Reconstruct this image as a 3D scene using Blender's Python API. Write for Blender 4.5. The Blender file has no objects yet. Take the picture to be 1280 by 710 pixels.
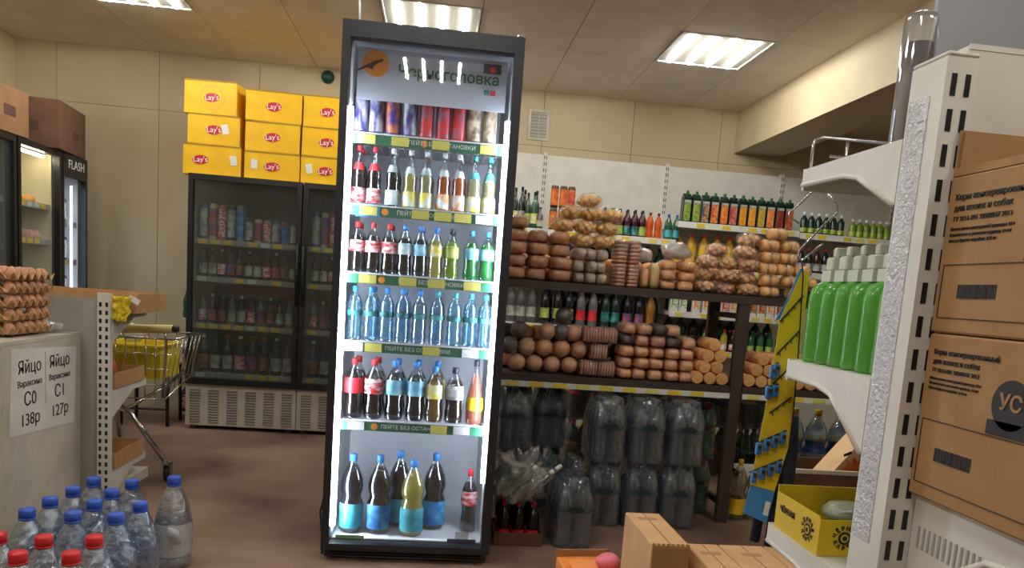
import bpy, bmesh, math, random
from mathutils import Vector, Matrix, noise as mnoise
random.seed(7)
scene = bpy.context.scene
col = scene.collection
PI = math.pi

# ------------------------------------------------------------------ camera
F_PX, CX, CY, EYE = 930.0, 640.0, 480.0, 1.15      # the photo is the upper part of a taller frame: its optical centre lies low
YAW, PITCH, ROLL = math.radians(6.2), math.radians(7.2), math.radians(4.2)
fw = Vector((math.sin(YAW)*math.cos(PITCH), math.cos(YAW)*math.cos(PITCH), -math.sin(PITCH)))
r0 = Vector((math.cos(YAW), -math.sin(YAW), 0)); u0 = r0.cross(fw)
rt = r0*math.cos(ROLL) + u0*math.sin(ROLL); upv = -r0*math.sin(ROLL) + u0*math.cos(ROLL)
cd = bpy.data.cameras.new('camera'); cam = bpy.data.objects.new('camera', cd); col.objects.link(cam)
cam.matrix_world = Matrix(((rt.x, upv.x, -fw.x, 0), (rt.y, upv.y, -fw.y, 0), (rt.z, upv.z, -fw.z, EYE), (0, 0, 0, 1)))
cd.sensor_width = 36.0; cd.sensor_fit = 'HORIZONTAL'; cd.lens = F_PX/1280*36
cd.shift_x = 0.0; cd.shift_y = (CY-355.0)/1280.0
cd.clip_start = 0.05
scene.camera = cam
def at(px, py, X=None, Y=None, Z=None):
    d = fw + rt*((px-CX)/F_PX) - upv*((py-CY)/F_PX)
    t = X/d.x if X is not None else (Y/d.y if Y is not None else (Z-EYE)/d.z)
    return Vector((d.x*t, d.y*t, EYE+d.z*t))

# ------------------------------------------------------------------ world, exposure
w = bpy.data.worlds.new('world'); scene.world = w; w.use_nodes = True
w.node_tree.nodes['Background'].inputs[0].default_value = (0.5, 0.5, 0.5, 1)
w.node_tree.nodes['Background'].inputs[1].default_value = 0.05
vs = scene.view_settings
vs.view_transform = 'Standard'; vs.look = 'None'; vs.gamma = 1.0; vs.use_curve_mapping = False
vs.exposure = -0.28
TUBE_STRENGTH, LED_STRENGTH = 118.0, 72.0
try:
    scene.cycles.transparent_max_bounces = 24
    scene.cycles.max_bounces = 10
    scene.cycles.sample_clamp_indirect = 4.0
    scene.cycles.caustics_reflective = False; scene.cycles.caustics_refractive = False
except Exception: pass

# ------------------------------------------------------------------ materials
def lin(c):
    f = lambda v: (v/255/12.92) if v/255 <= .04045 else ((v/255+.055)/1.055)**2.4
    return (f(c[0]), f(c[1]), f(c[2]), 1)
MATS = {}
def mat(name, rgb, rough=.5, metal=0, rgb2=None, scale=8, bump=0, bscale=40, rand=0, coat=0, detail=4, trans=0, spec=None, stretch=None):
    """principled, with noise between two colours, per-object variation, relief and translucency"""
    if name in MATS: return MATS[name]
    m = bpy.data.materials.new(name); m.use_nodes = True; nt = m.node_tree; N = nt.nodes; Lk = nt.links
    b = N['Principled BSDF']; b.inputs['Roughness'].default_value = rough; b.inputs['Metallic'].default_value = metal
    if coat: b.inputs['Coat Weight'].default_value = coat; b.inputs['Coat Roughness'].default_value = .08
    if spec is not None: b.inputs['Specular IOR Level'].default_value = spec
    b.inputs['Base Color'].default_value = lin(rgb)
    src = None
    tc = N.new('ShaderNodeTexCoord'); vec = tc.outputs['Object']
    if stretch:
        mp = N.new('ShaderNodeMapping'); mp.inputs['Scale'].default_value = stretch; Lk.new(vec, mp.inputs[0]); vec = mp.outputs[0]
    if rgb2:
        n = N.new('ShaderNodeTexNoise'); n.inputs['Scale'].default_value = scale; n.inputs['Detail'].default_value = detail; Lk.new(vec, n.inputs['Vector'])
        cr = N.new('ShaderNodeValToRGB'); cr.color_ramp.elements[0].position = .38; cr.color_ramp.elements[1].position = .62
        cr.color_ramp.elements[0].color = lin(rgb); cr.color_ramp.elements[1].color = lin(rgb2)
        Lk.new(n.outputs['Fac'], cr.inputs[0]); src = cr.outputs[0]
    if rand:
        oi = N.new('ShaderNodeObjectInfo'); hs = N.new('ShaderNodeHueSaturation')
        mr = N.new('ShaderNodeMapRange'); mr.inputs[3].default_value = 1-rand; mr.inputs[4].default_value = 1+rand
        Lk.new(oi.outputs['Random'], mr.inputs[0]); Lk.new(mr.outputs[0], hs.inputs['Value'])
        if src: Lk.new(src, hs.inputs['Color'])
        else: hs.inputs['Color'].default_value = lin(rgb)
        src = hs.outputs[0]
    if src: Lk.new(src, b.inputs['Base Color'])
    if bump:
        n2 = N.new('ShaderNodeTexNoise'); n2.inputs['Scale'].default_value = bscale; n2.inputs['Detail'].default_value = 5; Lk.new(vec, n2.inputs['Vector'])
        bp = N.new('ShaderNodeBump'); bp.inputs['Strength'].default_value = bump; bp.inputs['Distance'].default_value = .01
        Lk.new(n2.outputs['Fac'], bp.inputs['Height']); Lk.new(bp.outputs[0], b.inputs['Normal'])
    if trans:
        t = N.new('ShaderNodeBsdfTranslucent'); t.inputs[0].default_value = lin(rgb)
        if src: Lk.new(src, t.inputs[0])
        mx = N.new('ShaderNodeMixShader'); mx.inputs[0].default_value = trans
        Lk.new(b.outputs[0], mx.inputs[1]); Lk.new(t.outputs[0], mx.inputs[2]); Lk.new(mx.outputs[0], N['Material Output'].inputs[0])
    MATS[name] = m; return m
def clear(name, tint, rough=.06, base=.06, edge=.75, bump=0, bscale=30, haze=0, hcol=(235, 238, 240), pane=False):
    """thin clear plastic or a glass pane: see-through in the middle, glossy towards its edges, optionally milky"""
    if name in MATS: return MATS[name]
    m = bpy.data.materials.new(name); m.use_nodes = True; nt = m.node_tree; N = nt.nodes; Lk = nt.links
    N.remove(N['Principled BSDF'])
    tr = N.new('ShaderNodeBsdfTransparent'); tr.inputs[0].default_value = lin(tint)
    gl = N.new('ShaderNodeBsdfGlossy'); gl.inputs['Roughness'].default_value = rough; gl.inputs[0].default_value = (.9, .93, .95, 1)
    lw = N.new('ShaderNodeLayerWeight'); lw.inputs[0].default_value = .35
    mr = N.new('ShaderNodeMapRange'); mr.inputs[3].default_value = base; mr.inputs[4].default_value = edge
    Lk.new(lw.outputs['Facing'], mr.inputs[0])
    mx = N.new('ShaderNodeMixShader'); Lk.new(mr.outputs[0], mx.inputs[0])
    if pane:
        lw.inputs[0].default_value = .5; pw = N.new('ShaderNodeMath'); pw.operation = 'POWER'; pw.inputs[1].default_value = 5.0; Lk.new(lw.outputs['Facing'], pw.inputs[0])
        mr.inputs[3].default_value = .045; mr.inputs[4].default_value = 1.0; Lk.new(pw.outputs[0], mr.inputs[0])
    a = tr.outputs[0]
    if haze:
        df = N.new('ShaderNodeBsdfDiffuse'); df.inputs[0].default_value = lin(hcol)
        m2 = N.new('ShaderNodeMixShader'); m2.inputs[0].default_value = haze
        Lk.new(tr.outputs[0], m2.inputs[1]); Lk.new(df.outputs[0], m2.inputs[2]); a = m2.outputs[0]
    Lk.new(a, mx.inputs[1]); Lk.new(gl.outputs[0], mx.inputs[2]); Lk.new(mx.outputs[0], N['Material Output'].inputs[0])
    if bump:
        tc = N.new('ShaderNodeTexCoord'); n2 = N.new('ShaderNodeTexNoise'); n2.inputs['Scale'].default_value = bscale; n2.inputs['Detail'].default_value = 5
        Lk.new(tc.outputs['Object'], n2.inputs['Vector'])
        bp = N.new('ShaderNodeBump'); bp.inputs['Strength'].default_value = bump; bp.inputs['Distance'].default_value = .02
        Lk.new(n2.outputs['Fac'], bp.inputs['Height']); Lk.new(bp.outputs[0], gl.inputs['Normal']); Lk.new(bp.outputs[0], lw.inputs['Normal'])
    MATS[name] = m; return m
def emit(name, rgb, strength):
    if name in MATS: return MATS[name]
    m = bpy.data.materials.new(name); m.use_nodes = True; b = m.node_tree.nodes['Principled BSDF']
    b.inputs['Base Color'].default_value = lin(rgb); b.inputs['Emission Color'].default_value = lin(rgb); b.inputs['Emission Strength'].default_value = strength
    MATS[name] = m; return m

WALL = mat('beige wall panel', (196, 181, 150), .55, rgb2=(190, 174, 142), scale=3, bump=.05, bscale=60)
CEIL = mat('cream ceiling tile', (240, 234, 226), .8, rgb2=(233, 226, 217), scale=6, bump=.12, bscale=150, rand=.03)
SEAM = mat('dark seam', (128, 114, 90), .8, rgb2=(116, 103, 82), scale=5)
FLOOR = mat('worn brown floor', (152, 124, 108), .42, rgb2=(98, 74, 64), scale=1.5, bump=.08, bscale=20, detail=10)
BEAM = mat('painted beam', (190, 176, 146), .6, rgb2=(184, 168, 138), scale=4)
BLACK = mat('black plastic', (20, 20, 23), .35, rgb2=(26, 26, 30), scale=10)
DARK = mat('dark grey', (52, 50, 50), .5, rgb2=(46, 44, 44), scale=12)
FRIDGEBODY = mat('charcoal cabinet', (30, 31, 36), .4, rgb2=(36, 37, 43), scale=6)
WHITEP = mat('white painted steel', (222, 220, 212), .4, rgb2=(214, 211, 202), scale=9)
OFFW = mat('off white steel', (206, 200, 186), .45, rgb2=(192, 186, 170), scale=7)
INNER = mat('white liner', (235, 238, 242), .35, rgb2=(229, 232, 238), scale=5)
WIREM = mat('white coated wire', (225, 228, 232), .4)
CHROME = mat('chrome', (200, 200, 198), .18, metal=1)
SILVER = mat('brushed silver', (170, 172, 176), .3, metal=.9)
GREYP = mat('grey panel', (168, 166, 160), .5, rgb2=(158, 155, 149), scale=5)
CARD = mat('brown cardboard', (166, 130, 88), .8, rgb2=(157, 121, 81), scale=14, bump=.08, bscale=90)
CARD2 = mat('dark brown cardboard', (112, 78, 58), .8, rgb2=(100, 70, 52), scale=10)
CARDL = mat('light cardboard', (208, 166, 118), .8, rgb2=(198, 156, 108), scale=10)
YELLOWBOX = mat('yellow carton', (240, 190, 16), .55, rgb2=(232, 180, 12), scale=8)
REDOVAL = mat('red print', (190, 30, 50), .5)
RINGP = mat('orange ring print', (244, 176, 30), .5)
WHITEPRINT = mat('white print', (240, 240, 240), .5)
BLACKPRINT = mat('black print', (38, 34, 34), .6)
GREENPRINT = mat('green print', (38, 96, 66), .5)
NAVYPRINT = mat('navy print', (30, 34, 90), .5)
ORANGEP = mat('orange print', (228, 140, 50), .5)
YTAG = mat('yellow price tag', (226, 214, 110), .5, rand=.05)
YTAG2 = mat('strong yellow price tag', (236, 206, 60), .5, rand=.05)
WTAG = mat('white price tag', (224, 226, 222), .5, rand=.05)
GRAIL = mat('green shelf strip', (52, 112, 84), .4)
PAPER = mat('white paper', (226, 224, 220), .7, rgb2=(218, 215, 210), scale=10)
GLASS = clear('door glass', (246, 249, 251), .02, pane=True)
GLASSD = clear('old cooler glass', (226, 231, 232), .05, pane=True, haze=.02)
PET = clear('clear plastic', (248, 251, 253), .07, .08, .8)
PETB = clear('blue tinted plastic', (238, 248, 252), .08, .10, .8, haze=.10, hcol=(150, 205, 238))
PETJ = clear('jug plastic', (228, 238, 250), .10, .16, .85, bump=.9, bscale=28, haze=.13, hcol=(126, 164, 216))
PETJC = clear('clear jug plastic', (242, 246, 250), .10, .16, .85, bump=.9, bscale=28, haze=.10, hcol=(200, 212, 225))
PETG = clear('smoky wrapped plastic', (222, 230, 236), .1, .10, .75, haze=.14, hcol=(150, 166, 186))
FILM = clear('shrink film', (244, 247, 249), .12, .05, .6, bump=.8, bscale=22, haze=.05, hcol=(190, 205, 220))
FILMW = clear('milky film', (230, 232, 234), .2, .1, .6, bump=.8, bscale=30, haze=.45)
BAGF = clear('bag film', (252, 252, 250), .18, .05, .38, bump=.8, bscale=45, haze=.05)
WATER = clear('water', (240, 246, 250), .05, .03, .35)
WATERB = clear('bluish water', (220, 242, 251), .06, .04, .35)
COLA = mat('cola', (26, 14, 14), .15, coat=.3)
DARKBEV = mat('dark drink', (28, 26, 34), .15, coat=.3)
AMBER = mat('amber drink', (168, 128, 66), .2, trans=.5)
YELLOWD = mat('yellow lemonade', (232, 218, 110), .2, trans=.5)
ORANGED = mat('orange lemonade', (238, 120, 44), .2, trans=.5)
PALED = mat('pale lemonade', (216, 208, 150), .2, trans=.5)
LIMED = mat('lime lemonade', (170, 206, 70), .2, trans=.5)
GREEND = mat('green lemonade', (60, 176, 84), .2, trans=.5)
PINKD = mat('grapefruit drink', (240, 146, 110), .2, trans=.5)
GREENGLASS = mat('green bottle', (34, 92, 60), .15, coat=.3, rand=.2)
DKGREEN = mat('dark green bottle', (24, 50, 40), .2, coat=.3, rand=.2)
BROWNB = mat('dark brown bottle', (44, 26, 22), .2, coat=.3, rand=.2)
BLACKB = mat('near black bottle', (24, 24, 30), .2, coat=.3, rand=.2)
REDB = mat('dark red bottle', (86, 24, 38), .25, coat=.3, rand=.2)
GREYB = mat('grey bottle', (96, 98, 102), .25, coat=.3, rand=.2)
GOLDB = mat('golden bottle', (150, 104, 34), .25, rand=.1)
CAPR = mat('red cap', (206, 42, 48), .4); CAPB = mat('blue cap', (52, 92, 196), .4); CAPLB = mat('light blue cap', (60, 140, 214), .4)
CAPT = mat('teal cap', (70, 178, 186), .4); CAPW = mat('white cap', (226, 228, 228), .4); CAPK = mat('dark cap', (34, 38, 48), .4)
CAPG = mat('green cap', (34, 92, 56), .4); CAPY = mat('yellow cap', (230, 186, 40), .4)
def lab(name, a, b, sc=18, st=None): return mat(name, a, .45, rgb2=b, scale=sc, detail=1, stretch=st)
LRED = lab('red label', (214, 34, 44), (226, 60, 66)); LREDW = lab('red label with white script', (208, 36, 48), (240, 215, 215), 30, (1, 1, 2.4))
LBLU = lab('pale blue label', (158, 206, 214), (96, 164, 196), 24); LWHT = lab('white label', (222, 228, 226), (150, 190, 196), 26)
LYEL = lab('yellow label', (238, 206, 40), (226, 178, 30), 20); LTEAL = lab('teal label', (56, 160, 180), (90, 190, 196), 20)
LORG = lab('white and orange label', (228, 230, 224), (232, 150, 84), 30); LYW = lab('white and yellow label', (222, 228, 214), (226, 206, 80), 30)
LBLUE = lab('blue label', (40, 116, 190), (86, 170, 214), 22); LNAVY = lab('navy label', (40, 60, 130), (70, 110, 170), 22)
LGRN = lab('deep green label', (30, 90, 92), (70, 150, 150), 24); LLIME = lab('lime label', (150, 176, 60), (188, 200, 110), 20)
LBRN = lab('brown label', (120, 66, 44), (170, 120, 80), 25); LMUL = lab('multi colour label', (196, 70, 60), (70, 96, 150), 30)
LPALE = lab('greyish label', (196, 196, 186), (140, 140, 138), 25)

# ------------------------------------------------------------------ geometry
MESH = {}
def me_new(key, verts, faces, smooth=False):
    me = bpy.data.meshes.new('shape'); me.from_pydata(verts, [], faces); me.materials.append(None)
    if smooth: me.polygons.foreach_set('use_smooth', [True]*len(me.polygons))
    me.update()
    if key is not None: MESH[key] = me
    return me
def from_bm(key, bm, smooth=False):
    me = bpy.data.meshes.new('shape'); bm.to_mesh(me); bm.free(); me.materials.append(None)
    if smooth: me.polygons.foreach_set('use_smooth', [True]*len(me.polygons))
    if key is not None: MESH[key] = me
    return me
BF = ((0, 3, 2, 1), (4, 5, 6, 7), (0, 1, 5, 4), (1, 2, 6, 5), (2, 3, 7, 6), (3, 0, 4, 7))
def boxes(lst):
    """one part made of several square bars: (x0,x1,y0,y1,z0,z1)"""
    key = ('boxes', tuple(tuple(round(v, 4) for v in b) for b in lst))
    if key in MESH: return MESH[key]
    V, Fc = [], []
    for x0, x1, y0, y1, z0, z1 in lst:
        k = len(V); V += [(x0, y0, z0), (x1, y0, z0), (x1, y1, z0), (x0, y1, z0), (x0, y0, z1), (x1, y0, z1), (x1, y1, z1), (x0, y1, z1)]
        Fc += [tuple(k+i for i in f) for f in BF]
    return me_new(key, V, Fc)
def bbox(x0, x1, y0, y1, z0, z1, bev=.004, seg=2):
    key = ('bbox',)+tuple(round(v, 4) for v in (x0, x1, y0, y1, z0, z1, bev))+(seg,)
    if key in MESH: return MESH[key]
    bm = bmesh.new(); vs_ = [bm.verts.new(v) for v in ((x0, y0, z0), (x1, y0, z0), (x1, y1, z0), (x0, y1, z0), (x0, y0, z1), (x1, y0, z1), (x1, y1, z1), (x0, y1, z1))]
    for f in BF: bm.faces.new([vs_[i] for i in f])
    bmesh.ops.bevel(bm, geom=bm.edges[:], offset=bev, segments=seg, affect='EDGES', profile=.5)
    return from_bm(key, bm, smooth=(seg > 2))
def lathe(prof, n=14, key=None, sx=1, sy=1):
    key = ('lathe', tuple((round(a, 5), round(b, 5)) for a, b in prof), n, sx, sy)
    if key in MESH: return MESH[key]
    V, Fc, rings = [], [], []
    for r_, z in prof:
        if r_ < 1e-6: V.append((0, 0, z)); rings.append([len(V)-1])
        else:
            k = len(V); V += [(r_*math.cos(2*PI*i/n)*sx, r_*math.sin(2*PI*i/n)*sy, z) for i in range(n)]; rings.append(list(range(k, k+n)))
    for a, b in zip(rings, rings[1:]):
        if len(a) == 1 and len(b) == 1: continue
        for i in range(n):
            j = (i+1) % n
            if len(a) == 1: Fc.append((a[0], b[j], b[i]))
            elif len(b) == 1: Fc.append((a[i], a[j], b[0]))
            else: Fc.append((a[i], a[j], b[j], b[i]))
    me = me_new(key, V, Fc, True)
    return me
def tube(pts, r, n=8, closed=False, key=None):
    key = ('tube', tuple(tuple(round(c, 4) for c in p) for p in pts), round(r, 5), n, closed)
    if key in MESH: return MESH[key]
    P_ = [Vector(p) for p in pts]; V, Fc = [], []; m = len(P_); up_ = None
    for i, p in enumerate(P_):
        a = P_[i-1] if (i > 0 or closed) else p; b = P_[(i+1) % m] if (i < m-1 or closed) else p
        t = (b-a).normalized()
        if up_ is None: up_ = Vector((0, 0, 1)) if abs(t.z) < .9 else Vector((1, 0, 0))
        s = t.cross(up_).normalized(); q = s.cross(t).normalized(); up_ = q
        V += [tuple(p + s*(r*math.cos(2*PI*k/n)) + q*(r*math.sin(2*PI*k/n))) for k in range(n)]
    for i in range(m if closed else m-1):
        for k in range(n):
            j = (k+1) % n; i2 = (i+1) % m
            Fc.append((i*n+k, i*n+j, i2*n+j, i2*n+k))
    if not closed:
        Fc.append(tuple(range(n-1, -1, -1))); Fc.append(tuple((m-1)*n+k for k in range(n)))
    return me_new(key, V, Fc, True)
def tubes(list_of_pts, r, n=6):
    """several wires welded into one part"""
    key = ('tubes', tuple(tuple(tuple(round(c, 4) for c in p) for p in pts) for pts in list_of_pts), round(r, 5))
    if key in MESH: return MESH[key]
    V, Fc = [], []
    for pts in list_of_pts:
        m = tube(pts, r, n); k = len(V)
        V += [tuple(v.co) for v in m.vertices]; Fc += [tuple(k+i for i in p.vertices) for p in m.polygons]
    return me_new(key, V, Fc, True)
def prism(poly, t, axis='y'):
    """an outline (u,v) given thickness t; axis = thickness axis"""
    key = ('prism', tuple((round(a, 4), round(b, 4)) for a, b in poly), round(t, 4), axis)
    if key in MESH: return MESH[key]
    f = {'y': lambda u, v, w: (u, w, v), 'x': lambda u, v, w: (w, u, v), 'z': lambda u, v, w: (u, v, w)}[axis]
    n = len(poly); V = [f(u, v, -t/2) for u, v in poly] + [f(u, v, t/2) for u, v in poly]
    Fc = [tuple(range(n-1, -1, -1)), tuple(range(n, 2*n))] + [(i, (i+1) % n, n+(i+1) % n, n+i) for i in range(n)]
    bm = bmesh.new(); vv = [bm.verts.new(v) for v in V]
    for q in Fc: bm.faces.new([vv[i] for i in q])
    bmesh.ops.recalc_face_normals(bm, faces=bm.faces[:])
    return from_bm(key, bm)
def disc(r, t, n=20, sx=1, sz=1):
    return prism([(r*sx*math.cos(2*PI*i/n), r*sz*math.sin(2*PI*i/n)) for i in range(n)], t, 'y')
def blob(key, sx, sy, sz, amp=.12, freq=2.2, sub=2, seed=0, flat=0):
    key = ('blob', key, sx, sy, sz, amp, freq, sub, seed, flat)
    if key in MESH: return MESH[key]
    bm = bmesh.new(); bmesh.ops.create_icosphere(bm, subdivisions=sub, radius=1)
    zmin = 9
    for v in bm.verts:
        d = 1 + amp*mnoise.noise(v.co*freq + Vector((seed*3.1, seed*1.7, seed)))
        v.co = Vector((v.co.x*sx*d, v.co.y*sy*d, v.co.z*sz*d))
        if v.co.z < -sz*(1-flat): v.co.z = -sz*(1-flat)
        zmin = min(zmin, v.co.z)
    for v in bm.verts: v.co.z -= zmin
    return from_bm(key, bm, True)
def txt(s, size, ext=.0006, key=None, bold=0):
    key = ('txt', s, size, ext, bold)
    if key in MESH: return MESH[key]
    c = bpy.data.curves.new('lettering', 'FONT'); c.body = s; c.size = size; c.extrude = ext; c.offset = bold; c.align_x = 'CENTER'; c.align_y = 'CENTER'; c.resolution_u = 3
    t = bpy.data.objects.new('lettering', c); me = bpy.data.meshes.new_from_object(t)
    bpy.data.objects.remove(t); bpy.data.curves.remove(c)
    me.materials.clear(); me.materials.append(None); MESH[key] = me; return me

def ob(name, me, m, parent=None, loc=(0, 0, 0), rot=(0, 0, 0), sc=None):
    o = bpy.data.objects.new(name, me); col.objects.link(o)
    o.material_slots[0].link = 'OBJECT'; o.material_slots[0].material = m
    o.parent = parent; o.location = loc; o.rotation_euler = rot
    if sc: o.scale = sc
    return o
LABELS = {}
def tag(o, label, cat, group=None, kind=None):
    o['label'] = label; o['category'] = cat
    if group: o['group'] = group
    if kind: o['kind'] = kind
    return o
def thing(name, label, cat, loc=(0, 0, 0), rz=0, group=None, rot=None):
    o = bpy.data.objects.new(name, None); col.objects.link(o); o.empty_display_size = .05
    o.location = loc; o.rotation_euler = rot if rot else (0, 0, rz)
    return tag(o, label, cat, group)
def struct(name, me, m, parent=None, loc=(0, 0, 0), label=None):
    o = ob(name, me, m, parent, loc)
    o['kind'] = 'structure'
    if label: o['label'] = label; o['category'] = name.split('_')[0]
    return o
ORD = ['first', 'second', 'third', 'fourth', 'fifth', 'sixth', 'seventh', 'eighth', 'ninth', 'tenth', 'eleventh', 'twelfth',
       'thirteenth', 'fourteenth', 'fifteenth', 'sixteenth', 'seventeenth', 'eighteenth', 'nineteenth', 'twentieth',
       'twenty-first', 'twenty-second', 'twenty-third', 'twenty-fourth', 'twenty-fifth', 'twenty-sixth', 'twenty-seventh', 'twenty-eighth', 'twenty-ninth', 'thirtieth']
def nth(i, n):
    return 'leftmost' if i == 0 else ('rightmost' if i == n-1 else ORD[i]+' from left')
def spread(xs, r, lo, hi, gap=.0012):
    """nudges neighbours apart so that nothing on a shelf interpenetrates"""
    xs = list(xs); d = 2*r+gap; xs[0] = max(xs[0], lo)
    for i in range(1, len(xs)): xs[i] = max(xs[i], xs[i-1]+d)
    xs[-1] = min(xs[-1], hi)
    for i in range(len(xs)-2, -1, -1): xs[i] = min(xs[i], xs[i+1]-d)
    return xs
FRONT = (PI/2, 0, 0)          # lettering that faces the camera side (-y)

# ------------------------------------------------------------------ bottles
PROF = {
 'pet': [(0, 0), (.8, 0), (1, .03), (1, .2), (.9, .27), (.9, .38), (1, .44), (1, .6), (.92, .68), (.6, .8), (.32, .87), (.3, .93)],
 'water': [(0, 0), (.8, 0), (1, .03), (1, .16), (.88, .24), (1, .32), (.86, .42), (.98, .5), (1, .66), (.85, .76), (.45, .86), (.32, .89), (.32, .93)],
 'two': [(0, 0), (.8, 0), (1, .04), (1, .36), (.97, .4), (.8, .47), (.97, .54), (1, .6), (.9, .7), (.55, .82), (.27, .9), (.27, .94)],
 'glass': [(0, 0), (.9, 0), (1, .02), (1, .3), (.88, .4), (.98, .48), (.95, .55), (.6, .68), (.38, .76), (.33, .95)],
 'cone': [(0, 0), (.95, 0), (1, .02), (1, .32), (.9, .45), (.6, .65), (.36, .8), (.3, .95)],
 'beer': [(0, 0), (.95, 0), (1, .02), (1, .58), (.9, .66), (.5, .76), (.38, .82), (.36, .95)],
 'jug': [(0, 0), (.86, 0), (1, .04), (1, .1), (.955, .12), (1, .14), (1, .2), (.955, .22), (1, .24), (1, .3), (.955, .32), (1, .34), (1, .40), (.955, .42), (1, .44), (1, .5), (.97, .56), (.86, .66), (.6, .8), (.36, .885), (.33, .9), (.33, .93)],
 'juice': [(0, 0), (.95, 0), (1, .03), (1, .62), (.86, .72), (.5, .8), (.42, .86), (.42, .9)],
 'can': [(0, 0), (.78, 0), (.84, .01), (1, .05), (1, .9), (.86, .965), (.86, .985)],
}
def rad(prof, z):
    for (a, za), (b, zb) in zip(prof, prof[1:]):
        if za <= z <= zb and zb > za: return a+(b-a)*(z-za)/(zb-za)
    return prof[-1][0]
def bottle(label, loc, h, r, prof='pet', body=None, cap=None, lb=None, lz=(.4, .6), liquid=None, fill=.78, group=None, name='bottle', cat='bottle', n=14, rz=None, neck=None, lcap=True):
    pr = PROF[prof]; t = thing(name, label, cat, (loc[0], loc[1], loc[2]+.0012), random.uniform(0, 6.28) if rz is None else rz, group)
    top = pr[-1][1]
    ob('body', lathe([(a*r, z*h) for a, z in pr] + [(0, top*h)], n), body, t)
    if liquid:
        zs = [p for p in pr if p[1] < fill] + [(rad(pr, fill), fill)]
        ob('liquid', lathe([(a*r*.95, max(z*h, .002)) for a, z in zs] + [(0, fill*h)], n), liquid, t)
    if cap and lcap:
        rc = (pr[-1][0]+.05)*r
        ob('cap', lathe([(0, (top-.035)*h), (rc, (top-.035)*h), (rc, .99*h), (rc*.9, h), (0, h)], 10), cap, t)
    if lb:
        zs = [lz[0]] + [z for a, z in pr if lz[0] < z < lz[1]] + [lz[1]]
        ob('label', lathe([(rad(pr, z)*r*1.02+.0004, z*h) for z in zs], n), lb, t)
    if neck:
        zs = [neck[0]] + [z for a, z in pr if neck[0] < z < neck[1]] + [neck[1]]
        ob('neck_label', lathe([(rad(pr, z)*r*1.03+.0004, z*h) for z in zs], n), neck[2], t)
    return t
def can(label, loc, h, r, body, band=None, group=None, n=16, bz=(.1, .86), lid=None):
    pr = PROF['can']; t = thing('drink_can', label, 'can', (loc[0], loc[1], loc[2]+.0012), random.uniform(0, 6.28), group)
    ob('body', lathe([(a*r, z*h) for a, z in pr], n), body, t)
    ob('lid', lathe([(r*.86, .985*h), (r*.84, h), (r*.8, h), (r*.78, .975*h), (0, .975*h)], n), lid or SILVER, t)
    if band: ob('print_band', lathe([(r*1.006, bz[0]*h), (r*1.006, bz[1]*h)], n), band, t)
    return t
def carton(name, label, cat, loc, sx, sy, sz, m, rz=0, group=None, bev=.003):
    t = thing(name, label, cat, (loc[0], loc[1], loc[2]+.0008), rz, group)
    ob('body', bbox(-sx/2, sx/2, -sy/2, sy/2, 0, sz, bev, 1), m, t)
    return t

# ================================================================== THE ROOM
XL, XR, YF, YB, ZC = -3.25, 4.3, -2.6, 6.2, 2.75
struct('floor', boxes([(XL-.1, XR+.1, YF-.1, YB+.1, -.1, 0)]), FLOOR)
ceiling = struct('ceiling', boxes([(XL-.1, XR+.1, YF-.1, YB+.1, ZC+.012, ZC+.1)]), SEAM)
wb = struct('wall_back', boxes([(XL-.1, XR+.1, YB+.012, YB+.1, 0, ZC+.012)]), SEAM)
struct('wall_left', boxes([(XL-.1, XL, YF-.1, YB+.1, 0, ZC+.012)]), WALL)
struct('wall_right', boxes([(XR, XR+.1, YF-.1, YB+.1, 0, ZC+.012)]), WALL)
struct('wall_front', boxes([(XL-.1, XR+.1, YF-.1, YF, 0, ZC+.012)]), WALL)
# wall panels: two courses, joints open a few millimetres
x = -3.70
while x < XR:
    a, b = max(x+.002, XL), min(x+.745-.002, XR)
    if b-a > .02:
        ob('wall_panel', boxes([(a, b, YB, YB+.012, 0, 2.3205)]), WALL, wb)
        ob('wall_panel', boxes([(a, b, YB, YB+.012, 2.3235, ZC)]), WALL, wb)
    x += .745
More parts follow.
